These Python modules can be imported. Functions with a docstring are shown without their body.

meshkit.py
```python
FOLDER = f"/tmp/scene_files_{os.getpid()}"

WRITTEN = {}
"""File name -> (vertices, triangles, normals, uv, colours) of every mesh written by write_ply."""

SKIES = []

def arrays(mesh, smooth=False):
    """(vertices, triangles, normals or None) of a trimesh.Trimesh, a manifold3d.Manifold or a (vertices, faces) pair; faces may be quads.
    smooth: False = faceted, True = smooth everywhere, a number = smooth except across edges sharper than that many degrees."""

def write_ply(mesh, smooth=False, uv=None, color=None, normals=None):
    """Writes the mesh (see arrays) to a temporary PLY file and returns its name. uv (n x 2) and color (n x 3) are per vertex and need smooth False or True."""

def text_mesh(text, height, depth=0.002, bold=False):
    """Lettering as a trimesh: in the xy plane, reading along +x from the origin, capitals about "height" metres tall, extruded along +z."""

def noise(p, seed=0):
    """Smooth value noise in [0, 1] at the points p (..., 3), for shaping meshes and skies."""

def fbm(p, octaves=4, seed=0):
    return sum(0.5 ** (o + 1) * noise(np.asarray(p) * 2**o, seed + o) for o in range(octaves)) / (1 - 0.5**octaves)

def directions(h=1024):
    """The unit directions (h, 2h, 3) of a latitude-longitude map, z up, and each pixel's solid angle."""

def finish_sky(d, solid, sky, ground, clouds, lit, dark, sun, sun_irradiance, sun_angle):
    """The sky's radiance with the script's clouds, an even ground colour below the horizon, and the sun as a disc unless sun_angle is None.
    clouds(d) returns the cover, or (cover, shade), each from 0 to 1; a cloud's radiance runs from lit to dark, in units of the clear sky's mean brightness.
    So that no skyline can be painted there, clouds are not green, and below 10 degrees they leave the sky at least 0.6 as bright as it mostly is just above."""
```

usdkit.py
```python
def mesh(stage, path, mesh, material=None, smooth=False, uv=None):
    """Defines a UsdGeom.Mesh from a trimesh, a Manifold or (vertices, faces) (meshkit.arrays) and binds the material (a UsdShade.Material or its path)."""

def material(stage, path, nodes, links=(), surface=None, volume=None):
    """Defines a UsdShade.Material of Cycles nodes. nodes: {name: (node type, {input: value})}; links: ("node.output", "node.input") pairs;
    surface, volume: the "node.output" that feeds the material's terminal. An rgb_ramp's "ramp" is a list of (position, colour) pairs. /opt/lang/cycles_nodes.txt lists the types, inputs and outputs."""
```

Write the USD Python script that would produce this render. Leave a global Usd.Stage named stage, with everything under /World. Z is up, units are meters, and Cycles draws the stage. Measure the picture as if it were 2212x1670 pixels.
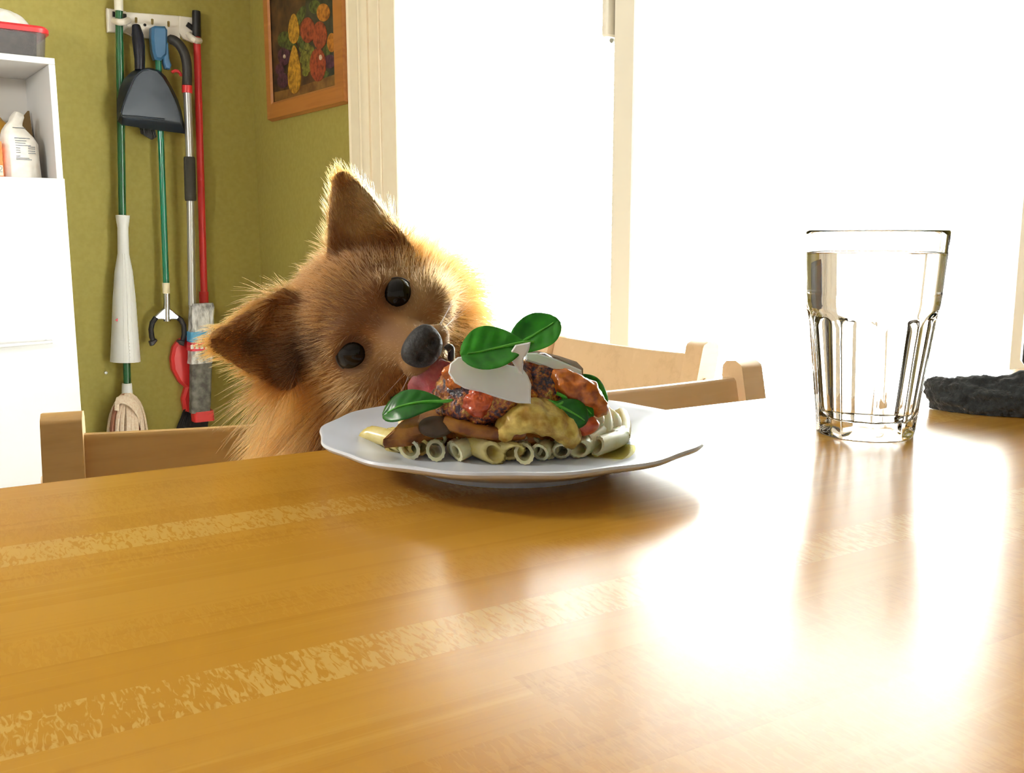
import math, random
import numpy as np, trimesh, usdkit, meshkit
from pxr import Usd, UsdGeom, UsdLux, UsdShade, Gf, Sdf, Vt
from shapely.geometry import Polygon

stage = Usd.Stage.CreateInMemory()
UsdGeom.SetStageUpAxis(stage, UsdGeom.Tokens.z)
UsdGeom.SetStageMetersPerUnit(stage, 1.0)
UsdGeom.Xform.Define(stage, '/World')
UsdGeom.Scope.Define(stage, '/World/Looks')

# ---------------------------------------------------------------- camera, sky, exposure
F_PX, PITCH, CAMZ, TABLE = 2050.0, math.atan(325 / 2050.0), 0.90, 0.76
EXPOSURE = 0.15
SKY_L = 11.0
cam = UsdGeom.Camera.Define(stage, '/World/camera')
cam.AddTranslateOp().Set(Gf.Vec3d(0, 0, CAMZ))
cam.AddRotateXYZOp().Set(Gf.Vec3f(90 - math.degrees(PITCH), 0, 0))
cam.CreateHorizontalApertureAttr(36.0)
cam.CreateFocalLengthAttr(36.0 * F_PX / 2212)
cam.CreateExposureAttr(EXPOSURE)
cam.CreateClippingRangeAttr(Gf.Vec2f(0.02, 500))
dome = UsdLux.DomeLight.Define(stage, '/World/overcast_sky')   # even, bright overcast
dome.CreateIntensityAttr(SKY_L)
dome.CreateColorAttr(Gf.Vec3f(0.97, 0.985, 1.0))

LAMP_L = 190.0                                                 # the pendant lamp's globe, see its builder

# ---------------------------------------------------------------- helpers
rng = random.Random(7)
nrg = np.random.default_rng(11)
_used, _frames = {}, {}

def numbered(parent, name):
    k = (parent, name)
    n = _used.get(k, -1) + 1
    _used[k] = n
    return name if n == 0 else f'{name}_{n:03d}'

def meta(prim, label=None, cat=None, group=None, kind=None):
    for k, v in (('label', label), ('category', cat), ('group', group), ('kind', kind)):
        if v:
            prim.SetCustomDataByKey(k, v)
    return prim

def thing(name, label=None, cat=None, loc=(0, 0, 0), rotz=0.0, group=None, kind=None):
    p = '/World/' + numbered('/World', name)
    x = UsdGeom.Xform.Define(stage, p)
    x.AddTranslateOp().Set(Gf.Vec3d(*map(float, loc)))
    x.AddRotateZOp().Set(math.degrees(rotz))
    c, s = math.cos(rotz), math.sin(rotz)
    m = np.eye(4); m[:2, :2] = [[c, -s], [s, c]]; m[:3, 3] = loc
    _frames[p] = np.linalg.inv(m)
    meta(x.GetPrim(), label, cat, group, kind)
    return p

def as_tm(m):
    if isinstance(m, (list,)):
        return trimesh.util.concatenate([as_tm(x) for x in m])
    if isinstance(m, trimesh.Trimesh):
        return m
    v, f, _ = meshkit.arrays(m)
    return trimesh.Trimesh(v, f, process=False)

def obj(name, m, mat, parent=None, label=None, cat=None, group=None, kind=None, smooth=35):
    """One Mesh prim; m is in world coordinates."""
    base = parent or '/World'
    p = base + '/' + numbered(base, name)
    m = as_tm(m).copy()
    top = '/'.join(base.split('/')[:3])
    if top in _frames:
        m.apply_transform(_frames[top])
    g = usdkit.mesh(stage, p, m, '/World/Looks/' + mat, smooth=smooth)
    meta(g.GetPrim(), label, cat, group, kind)
    return p

def single(name, m, mat, label, cat, group=None, kind=None, smooth=35):
    """A thing of one mesh with its origin at its base."""
    m = as_tm(m).copy()
    b = m.bounds
    loc = np.array([b[:, 0].mean(), b[:, 1].mean(), b[0, 2]])
    p = '/World/' + numbered('/World', name)
    m.apply_translation(-loc)
    g = usdkit.mesh(stage, p, m, '/World/Looks/' + mat, smooth=smooth)
    g.AddTranslateOp().Set(Gf.Vec3d(*map(float, loc)))
    meta(g.GetPrim(), label, cat, group, kind)
    return p

def struct(name, m, mat, parent=None, smooth=35):
    return obj(name, m, mat, parent, kind=None if parent else 'structure', smooth=smooth)

# ---- shapes
def box(x0, x1, y0, y1, z0, z1, ch=0.0):
    """A box, its edges chamfered by ch."""
    if x0 > x1: x0, x1 = x1, x0
    if y0 > y1: y0, y1 = y1, y0
    if z0 > z1: z0, z1 = z1, z0
    if ch <= 0:
        b = trimesh.creation.box([x1 - x0, y1 - y0, z1 - z0])
        b.apply_translation([(x0 + x1) / 2, (y0 + y1) / 2, (z0 + z1) / 2])
        return b
    pts = []
    for a, sa in ((x0, 1), (x1, -1)):
        for b, sb in ((y0, 1), (y1, -1)):
            for c, sc in ((z0, 1), (z1, -1)):
                pts += [(a, b + sb * ch, c + sc * ch), (a + sa * ch, b, c + sc * ch), (a + sa * ch, b + sb * ch, c)]
    return trimesh.convex.convex_hull(np.array(pts))

def hull(pts):
    return trimesh.convex.convex_hull(np.asarray(pts, float))

def loft(rings, caps=True, closed=False):
    """Rings of equal counts joined into a skin."""
    rings = [np.asarray(r, float) for r in rings]
    n, k = len(rings[0]), len(rings)
    v = np.vstack(rings)
    f = []
    i = np.arange(n); j = (i + 1) % n
    for a in range(k if closed else k - 1):
        b = (a + 1) % k
        f.append(np.stack([a * n + i, a * n + j, b * n + j], 1))
        f.append(np.stack([a * n + i, b * n + j, b * n + i], 1))
    f = np.vstack(f)
    if caps and not closed:
        v = np.vstack([v, rings[0].mean(0), rings[-1].mean(0)])
        f = np.vstack([f, np.stack([np.full(n, len(v) - 2), j, i], 1), np.stack([np.full(n, len(v) - 1), (k - 1) * n + i, (k - 1) * n + j], 1)])
    m = trimesh.Trimesh(v, f, process=False)
    if m.volume < 0:
        m.invert()
    return m

def frames_along(p):
    p = np.asarray(p, float)
    t = np.gradient(p, axis=0)
    t /= np.linalg.norm(t, axis=1, keepdims=True) + 1e-12
    a = np.cross(t[0], [0, 0, 1.0] if abs(t[0][2]) < 0.9 else [0, 1.0, 0])
    a /= np.linalg.norm(a)
    A, B = [], []
    for k in range(len(p)):
        a = a - t[k] * np.dot(a, t[k])
        a /= np.linalg.norm(a) + 1e-12
        A.append(a); B.append(np.cross(t[k], a))
    return t, np.array(A), np.array(B)

def tube(p, r, sides=12, caps=True, flat=1.0):
    p = np.asarray(p, float)
    r = np.broadcast_to(r, (len(p),))
    _, A, B = frames_along(p)
    ang = np.arange(sides) * 2 * np.pi / sides
    rings = [p[k] + r[k] * (np.cos(ang)[:, None] * A[k] + flat * np.sin(ang)[:, None] * B[k]) for k in range(len(p))]
    return loft(rings, caps)

def spline(pts, n=24):
    from scipy.interpolate import CubicSpline
    pts = np.asarray(pts, float)
    t = np.r_[0, np.cumsum(np.linalg.norm(np.diff(pts, axis=0), axis=1))]
    return CubicSpline(t, pts)(np.linspace(0, t[-1], n))

def lathe(profile, sides=48, center=(0, 0, 0), caps=True):
    """Profile (r, z) around a vertical axis."""
    ang = np.arange(sides) * 2 * np.pi / sides
    rings = [np.stack([r * np.cos(ang), r * np.sin(ang), np.full(sides, z)], 1) for r, z in profile]
    m = loft(rings, caps)
    m.apply_translation(center)
    return m

def ball(c, r, sub=3):
    m = trimesh.creation.icosphere(sub, 1.0)
    m.apply_scale(np.broadcast_to(r, 3)); m.apply_translation(c)
    return m

def extrude(poly, h, bevel=0.0):
    """Polygon in xy extruded from z=0 to h, the top edge bevelled."""
    poly = poly if isinstance(poly, Polygon) else Polygon(poly)
    if bevel <= 0:
        return trimesh.creation.extrude_polygon(poly, h, engine='earcut')
    import manifold3d as m3
    n = len(poly.exterior.coords) - 1
    base = trimesh.creation.extrude_polygon(poly, h - bevel, engine='earcut')
    rp = np.array(poly.exterior.coords)[:-1]
    top = poly.buffer(-bevel, join_style=2)
    tp = np.array(top.exterior.coords)[:-1]
    tp2 = []
    for q in rp:
        tp2.append(tp[np.argmin(((tp - q) ** 2).sum(1))])
    r0 = np.c_[rp, np.full(n, h - bevel)]; r1 = np.c_[np.array(tp2), np.full(n, h)]
    cap = trimesh.creation.extrude_polygon(Polygon(tp2).buffer(0), 0.0001, engine='earcut')
    cap.apply_translation([0, 0, h - 0.0001])
    return trimesh.util.concatenate([base, loft([r0, r1], caps=False), cap])

def frame_mat(o, x, y, z=None):
    x = np.asarray(x, float); x = x / np.linalg.norm(x)
    y = np.asarray(y, float); y = y - x * np.dot(x, y); y = y / np.linalg.norm(y)
    m = np.eye(4); m[:3, 0], m[:3, 1], m[:3, 2], m[:3, 3] = x, y, np.cross(x, y), o
    return m

def moved(m, mat):
    m = as_tm(m).copy(); m.apply_transform(mat); return m

def roughen(m, amp, scale, seed=0, octaves=3):
    m = as_tm(m).copy()
    m = trimesh.Trimesh(m.vertices, m.faces, process=True)
    d = meshkit.fbm(m.vertices * scale + 17.3, octaves, seed) - 0.5
    m.vertices = m.vertices + m.vertex_normals * (d * 2 * amp)[:, None]
    return m

# ---- pixels of the photograph to rays, and the planes they meet
def ray(px, py):
    a, b = (px - 1106) / F_PX, -(py - 835) / F_PX
    return np.array([a, math.cos(PITCH) + b * math.sin(PITCH), -math.sin(PITCH) + b * math.cos(PITCH)])

CAM = np.array([0, 0, CAMZ])
def at(px, py, depth):
    r = ray(px, py); return CAM + r * (depth / r[1])
def on_z(px, py, z=TABLE):
    r = ray(px, py); return CAM + r * ((z - CAMZ) / r[2])

# the room's own frame: u runs along the tool wall to the right, q into the tool wall; the corner is u=q=0
TH = math.radians(36.87)
U, Q = np.array([math.cos(TH), math.sin(TH), 0]), np.array([-math.sin(TH), math.cos(TH), 0])
CORNER = np.array([-0.956, 3.635, 0.0])
ROOM = np.eye(4); ROOM[:3, 0], ROOM[:3, 1], ROOM[:3, 3] = U, Q, CORNER
def room(m): return moved(m, ROOM)
def rbox(u0, u1, q0, q1, z0, z1, ch=0.0): return room(box(u0, u1, q0, q1, z0, z1, ch))
def rp(u, q, z): return CORNER + U * u + Q * q + np.array([0, 0, z])
def to_room(p):
    d = np.asarray(p) - CORNER; return np.array([d @ U, d @ Q, d[2]])
def on_tool(px, py, off=0.0):
    """(u, z) where the pixel's ray meets the plane off in front of the tool wall."""
    r = ray(px, py); o = to_room(CAM); rr = np.array([r @ U, r @ Q, r[2]])
    p = o + rr * ((-off - o[1]) / rr[1]); return p[0], p[2]
def on_win(px, py, off=0.0):
    """(q, z) where the pixel's ray meets the plane off in front of the window wall."""
    r = ray(px, py); o = to_room(CAM); rr = np.array([r @ U, r @ Q, r[2]])
    p = o + rr * ((-off - o[0]) / rr[0]); return p[1], p[2]
def tw(px, py, off):
    u, z = on_tool(px, py, off); return rp(u, -off, z)

# ---------------------------------------------------------------- materials
def M(name, nodes, links=(), surface='p.BSDF'):
    usdkit.material(stage, '/World/Looks/' + name, nodes, links, surface=surface)
    return name

def plain(name, col, rough=0.5, **kw):
    return M(name, {'p': ('principled_bsdf', {'base_color': col, 'roughness': rough, **kw})})

def mottled(name, c1, c2, scale=20, rough=0.5, bump=0.0, detail=4, stretch=(1, 1, 1), lo=0.35, hi=0.65, dist=0.002, **kw):
    n = {'g': ('geometry', {}), 'm': ('mapping', {'scale': stretch}), 'n': ('noise_texture', {'scale': scale, 'detail': detail}),
         'r': ('rgb_ramp', {'ramp': [(lo, c1), (hi, c2)]}), 'p': ('principled_bsdf', {'roughness': rough, **kw})}
    l = [('g.position', 'm.vector'), ('m.vector', 'n.vector'), ('n.fac', 'r.fac'), ('r.color', 'p.base_color')]
    if bump:
        n['b'] = ('bump', {'strength': bump, 'distance': dist})
        l += [('n.fac', 'b.height'), ('b.normal', 'p.normal')]
    return M(name, n, l)

def wood(name, dark, mid, light, angle, rough=0.3, along=3.0, across=70.0, fleck=None, soft=0.85, seed=0.0, **kw):
    """Grain that runs along a horizontal direction at the given angle. fleck: colour of the short ray flecks."""
    n = {'g': ('geometry', {}), 'v': ('vector_rotate', {'rotate_type': 'z_axis', 'angle': -angle}),
         'm': ('mapping', {'scale': (along, across, across), 'location': (seed, seed * 1.7, 0)}),
         'n': ('noise_texture', {'scale': 1.0, 'detail': 5, 'roughness': 0.62, 'distortion': 0.25}),
         'm2': ('mapping', {'scale': (1.3, 14, 14), 'location': (seed * 2.1, seed, 0)}),
         'n2': ('noise_texture', {'scale': 1.0, 'detail': 2}),
         'x': ('mix', {'mix_type': 'mix', 'fac': 0.45}),
         'r': ('rgb_ramp', {'ramp': [(0.37, dark), (0.49, mid), (0.55, mid), (0.66, light)]}),
         'b': ('bump', {'strength': 0.08, 'distance': 0.0004}),
         'p': ('principled_bsdf', {'roughness': rough, **kw})}
    l = [('g.position', 'v.vector'), ('v.vector', 'm.vector'), ('m.vector', 'n.vector'), ('v.vector', 'm2.vector'), ('m2.vector', 'n2.vector'),
         ('n.color', 'x.color1'), ('n2.color', 'x.color2'), ('n.fac', 'b.height'), ('b.normal', 'p.normal')]
    n['bw'] = ('rgb_to_bw', {})
    l += [('x.color', 'bw.color'), ('bw.val', 'r.fac')]
    if fleck:
        n['m3'] = ('mapping', {'scale': (480, 115, 115), 'location': (seed, seed, 0)})
        n['n3'] = ('noise_texture', {'scale': 1.0, 'detail': 2, 'roughness': 0.5, 'distortion': 1.2})
        n['m4'] = ('mapping', {'scale': (9, 20, 20)})
        n['n4'] = ('noise_texture', {'scale': 1.0, 'detail': 1})
        n['a'] = ('math', {'math_type': 'multiply_add', 'value2': 0.4, 'value3': -0.175})
        n['ad'] = ('math', {'math_type': 'add'})
        n['r3'] = ('rgb_ramp', {'ramp': [(0.47, (0, 0, 0)), (0.58, (1, 1, 1))]})
        n['x3'] = ('mix', {'color2': fleck})
        n['k3'] = ('math', {'math_type': 'multiply', 'value2': soft})
        l += [('v.vector', 'm3.vector'), ('m3.vector', 'n3.vector'), ('v.vector', 'm4.vector'), ('m4.vector', 'n4.vector'), ('n4.fac', 'a.value1'), ('a.value', 'ad.value1'), ('n3.fac', 'ad.value2'),
              ('ad.value', 'r3.fac'), ('r3.color', 'k3.value1'), ('k3.value', 'x3.fac'), ('r.color', 'x3.color1'), ('x3.color', 'p.base_color')]
    else:
        l += [('r.color', 'p.base_color')]
    return M(name, n, l)

mottled('wall_paint', (0.315, 0.258, 0.056), (0.345, 0.283, 0.065), scale=60, rough=0.75, bump=0.05)
plain('white_wall', (0.82, 0.83, 0.84), 0.8)
plain('ceiling_paint', (0.55, 0.545, 0.53), 0.9)
wood('floor_wood', (0.62, 0.56, 0.48), (0.70, 0.64, 0.56), (0.76, 0.70, 0.62), TH, 0.4)
mottled('trim_paint', (0.88, 0.77, 0.58), (0.90, 0.80, 0.61), scale=30, rough=0.45)
plain('door_vinyl', (0.90, 0.85, 0.73), 0.4)
plain('door_gasket', (0.12, 0.10, 0.08), 0.7)
plain('grey_metal', (0.45, 0.47, 0.47), 0.4, metallic=0.6)
mottled('patio_stone', (0.72, 0.71, 0.68), (0.8, 0.79, 0.76), scale=8, rough=0.9)
M('window_glass', {'t': ('transparent_bsdf', {'color': (0.97, 0.98, 0.97)}), 'g': ('glossy_bsdf', {'roughness': 0.0, 'color': (1, 1, 1)}), 'x': ('mix_closure', {'fac': 0.07})},
  [('t.BSDF', 'x.closure1'), ('g.BSDF', 'x.closure2')], surface='x.closure')
M('blind_white', {'d': ('diffuse_bsdf', {'color': (0.9, 0.9, 0.9)}), 't': ('translucent_bsdf', {'color': (0.9, 0.9, 0.9)}), 'x': ('mix_closure', {'fac': 0.5})},
  [('d.BSDF', 'x.closure1'), ('t.BSDF', 'x.closure2')], surface='x.closure')

# ---------------------------------------------------------------- the room
DQ0, DQ1, DTOP = -on_win(868, 300)[0], -on_win(2172, 800)[0] + .08, 2.06    # the sliding door's opening, distances from the corner
T0 = -on_win(749, 300, 0.02)[0]
FAR, LEFT, CEIL = 5.6, -4.4, 2.5
struct('floor', rbox(LEFT - .1, 0.1, -FAR - .1, 0.1, -0.05, 0), 'floor_wood')
struct('ceiling', rbox(LEFT - .1, 0.14, -FAR - .1, 0.1, CEIL, CEIL + 0.05), 'ceiling_paint')
struct('wall_back', rbox(LEFT - .1, 0.12, 0, 0.1, 0, CEIL), 'wall_paint')
struct('wall_right', [rbox(0, 0.12, -DQ0, 0, 0, CEIL), rbox(0, 0.12, -FAR, -DQ1, 0, CEIL), rbox(0, 0.12, -DQ1, -DQ0, DTOP, CEIL)], 'wall_paint')
struct('wall_left', rbox(LEFT - .1, LEFT, -FAR, 0, 0, CEIL), 'white_wall')
struct('wall_front', rbox(LEFT - .1, 0.12, -FAR - .1, -FAR, 0, CEIL), 'white_wall')
# a pendant lamp with a glass globe, out of frame to the left
plain('lamp_metal', (0.6, 0.58, 0.54), 0.3, metallic=0.9)
lc = rp(-2.4, -2.0, 1.55)
lp = thing('pendant_lamp', 'round globe pendant lamp hanging to the left of the table', 'lamp', loc=lc)
obj('ceiling_rose', lathe([(.05, CEIL - .03), (.06, CEIL - .02), (.06, CEIL - .0005), (.0, CEIL - .0005)], 30, (lc[0], lc[1], 0)), 'lamp_metal', lp)
obj('rod', tube([lc + [0, 0, .10], (lc[0], lc[1], CEIL - .02)], .006, 10), 'lamp_metal', lp)
obj('lamp_holder', lathe([(.0, .098), (.045, .099), (.045, .13), (.012, .15), (.0, .15)], 24, lc), 'lamp_metal', lp)
dl = UsdLux.SphereLight.Define(stage, lp + '/globe_light')
dl.CreateRadiusAttr(.098); dl.CreateIntensityAttr(LAMP_L); dl.CreateColorAttr(Gf.Vec3f(1, .95, .86))
struct('patio', rbox(0.12, 6.0, -9, 4, -0.12, -0.04), 'patio_stone')

# casing round the sliding door: a moulded profile (q, -u) swept up
def casing(q0, q1, mirror=False):
    wd = q1 - q0
    prof = [(0, 0), (0, .012), (.06, .016), (.12, .011), (.16, .016), (.52, .017), (.56, .021), (.62, .023), (.68, .020), (.72, .025), (.80, .027), (.90, .026), (1, .022), (1, 0)]
    pts = [((q0 + wd * (1 - a if mirror else a)), d) for a, d in prof]
    m = trimesh.creation.extrude_polygon(Polygon(pts), DTOP + 0.07, engine='earcut')   # x = distance from corner, y = stand-off
    t = np.eye(4); t[:3, 0] = -Q; t[:3, 1] = -U; t[:3, 2] = (0, 0, 1); t[:3, 3] = CORNER
    return moved(m, t)
C1 = -on_win(799, 300, 0.02)[0]
struct('trim_1', casing(T0, C1), 'trim_paint', smooth=20)
struct('trim_2', casing(DQ1 - .005, DQ1 + .10, True), 'door_vinyl', smooth=20)
struct('trim_3', rbox(-0.024, 0, -DQ1 - .1, -T0, DTOP + .001, DTOP + .075, .004), 'trim_paint')
struct('baseboard_back', rbox(LEFT, -0.015, -0.014, 0, 0, 0.09, .003), 'trim_paint')
struct('baseboard_right', rbox(-0.014, 0, -T0 + .001, 0, 0, 0.09, .003), 'trim_paint')

# sliding glass door with mini blinds in its two panels
JA = -on_win(809, 300, 0.0)[0]
door = thing('door_1', kind='structure', loc=rp(0.05, -(DQ0 + DQ1) / 2, 0), rotz=TH)
jq = [JA, -on_win(832, 300)[0], -on_win(840, 300)[0], DQ0]
obj('jamb', [rbox(-0.010, 0.0, -C1 + .0, -JA, 0, DTOP, .001), rbox(-.016, 0.0, -jq[1], -JA, 0, DTOP, .003), rbox(-.011, 0.0, -jq[2], -jq[1], 0, DTOP, .001), rbox(-.019, 0.10, -DQ0 - .004, -jq[2], 0, DTOP, .003)], 'trim_paint', door)
obj('jamb', rbox(0.0, 0.10, -DQ1, -DQ1 + .03, 0, DTOP, .003), 'door_vinyl', door)
obj('door_head', rbox(0.0, 0.10, -DQ1, -DQ0, DTOP - .05, DTOP - .001, .003), 'door_vinyl', door)
obj('sill', rbox(0.0, 0.12, -DQ1, -DQ0, 0.0, .04, .003), 'door_vinyl', door)
m0, m1, m2, m3 = (-on_win(x, 420, -0.03)[0] for x in (1308, 1336.5, 1338.5, 1383))
def panel(a, b, sa, sb, u0, u1, nm):
    """A glazed panel from a to b (distances from the corner) with stiles of width sa, sb."""
    p = obj(nm, [rbox(u0, u1, -a - sa, -a, .04, DTOP - .05, .003), rbox(u0, u1, -b, -b + sb, .04, DTOP - .05, .003), rbox(u0, u1, -b, -a, .04, .16, .003), rbox(u0, u1, -b, -a, DTOP - .14, DTOP - .05, .003)], 'door_vinyl', door)
    mid = (u0 + u1) / 2
    obj('glass_pane', rbox(mid - .012, mid - .009, -b + sb, -a - sa, .16, DTOP - .14), 'window_glass', p)
    obj('glass_pane', rbox(mid + .009, mid + .012, -b + sb, -a - sa, .16, DTOP - .14), 'window_glass', p)
    n = 0
    z = .18
    while z < DTOP - .15:
        ql, qr = a + sa + .006, b - sb - .006
        sl = box(-.0065, .0065, -qr, -ql, -.00015, .00015)
        t = trimesh.transformations.rotation_matrix(math.radians(22), [0, 1, 0]); t[:3, 3] = (mid, 0, z)
        obj('blind_slat', room(moved(sl, t)), 'blind_white', p, smooth=False)
        z += .0155
panel(DQ0 - .0, m1, .004, m1 - m0, .055, .095, 'fixed_panel')
panel(m2, DQ1 - .03, m3 - m2, .05, .005, .045, 'sliding_panel')
obj('weatherstrip', rbox(.012, .05, -m2, -m1 - .0002, .04, DTOP - .05), 'door_gasket', door)
hq, hz = on_win(1321, 78, .0)
obj('door_handle', rbox(-.012, .054, hq + .002, hq + .020, hz, hz + .24, .004), 'door_vinyl', door)
obj('latch', room(moved(lathe([(.0, 0), (.006, 0), (.007, .002), (.007, .012), (.0, .012)], 16), frame_mat((0.054, on_win(1318, 86, -.05)[0], on_win(1318, 86, -.05)[1]), (0, 1, 0), (0, 0, 1)))), 'grey_metal', door)

# ---------------------------------------------------------------- the table: a butcher-block top of narrow strips
ED = np.array([0.862, 0.507, 0.0]); ED /= np.linalg.norm(ED)          # along the far edge, to the right
EN = np.array([-ED[1], ED[0], 0.0])                                   # across the table, away from the camera
EDGE = float(EN @ on_z(680, 975))                                     # the far edge's distance from the camera
TA = math.atan2(ED[1], ED[0])
def tp(t, n, z): return ED * t + EN * n + np.array([0, 0, z])
TF = np.eye(4); TF[:3, 0], TF[:3, 1] = ED, EN
def tbox(t0, t1, n0, n1, z0, z1, ch=0.0): return moved(box(t0, t1, n0, n1, z0, z1, ch), TF)

OAK = [((0.385, 0.158, 0.013), (0.465, 0.218, 0.022), (0.56, 0.30, 0.045)), ((0.36, 0.143, 0.011), (0.44, 0.198, 0.018), (0.52, 0.262, 0.033)),
       ((0.41, 0.175, 0.016), (0.495, 0.240, 0.028), (0.58, 0.325, 0.056)), ((0.39, 0.162, 0.014), (0.47, 0.22, 0.023), (0.54, 0.28, 0.038))]
GLOSS = dict(rough=0.22, specular_ior_level=0.58)
OAK = [tuple(tuple(1.03 * v for v in c) for c in o) for o in OAK]
for k, (a, b, c) in enumerate(OAK):
    wood(f'table_oak_{k}', a, b, c, TA, seed=3.1 * k, along=2.6, across=120, fleck=c if k % 2 else None, soft=.35, **GLOSS)
for k in (0, 1):
    wood(f'table_oak_fleck_{k}', OAK[0][0], OAK[0][1], OAK[3][2], TA, seed=5.3 + k, along=2.2, across=90, soft=.75, fleck=((0.62, 0.38, 0.092), (0.60, 0.36, 0.082))[k], **GLOSS)
plain('table_underside', (0.5, 0.3, 0.1), 0.5)

tbl = thing('dining_table', 'glossy honey-coloured butcher-block dining table filling the foreground', 'table', loc=tp(0.35, EDGE - .42, 0), rotz=TA)
T_L, T_R, T_W = -0.62, 1.13, 0.84
edge_w = 0.019
n = EDGE
k = 0
STRIP = 0.0297
widths = []
while n > EDGE - T_W:
    wd = STRIP * (0.9 + 0.25 * rng.random())
    widths.append((max(n - wd, EDGE - T_W), n)); n -= wd
for k, (a, b) in enumerate(widths):
    d = EDGE - (a + b) / 2
    fl = 0.128 < d < 0.158 or 0.298 < d < 0.328
    mid = 0.10 < d - 0.10 < 0.13
    # each strip is two or three lengths end to end
    cuts = [T_L, T_L + 0.35 + 0.9 * rng.random(), T_R]
    if fl: cuts = [T_L, 0.55 + .3 * rng.random(), T_R]
    for j in range(len(cuts) - 1):
        mat = f'table_oak_fleck_{0 if d > .2 else 1}' if (fl and j == 0) else (f'table_oak_fleck_1' if rng.random() < .06 else f'table_oak_{rng.randrange(4)}')
        obj('wood_strip', tbox(cuts[j], cuts[j + 1], a, b, TABLE - .027, TABLE), mat, tbl, smooth=False)
ap = TABLE - .027
obj('apron', [tbox(T_L + .06, T_R - .06, EDGE - .08, EDGE - .06, ap - .08, ap), tbox(T_L + .06, T_R - .06, EDGE - T_W + .06, EDGE - T_W + .08, ap - .08, ap), tbox(T_L + .06, T_L + .08, EDGE - T_W + .06, EDGE - .06, ap - .08, ap), tbox(T_R - .08, T_R - .06, EDGE - T_W + .06, EDGE - .06, ap - .08, ap)], 'table_underside', tbl)
for tt in (T_L + .09, T_R - .09):
    for nn in (EDGE - .09, EDGE - T_W + .09):
        c = tp(tt, nn, 0)
        obj('leg', lathe([(.018, 0), (.022, .01), (.024, .3), (.033, .55), (.026, .58), (.036, .6), (.036, ap)], 20, c), 'table_underside', tbl)

# ---------------------------------------------------------------- three dining chairs
wood('chair_wood', (0.58, 0.40, 0.225), (0.66, 0.47, 0.28), (0.71, 0.52, 0.32), TA, rough=0.38, along=3, across=60)
wood('chair_wood_honey', (0.37, 0.21, 0.065), (0.44, 0.26, 0.09), (0.49, 0.30, 0.11), TA, rough=0.38, along=3, across=60)
plain('plug_wood', (0.66, 0.47, 0.27), 0.35)

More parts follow.
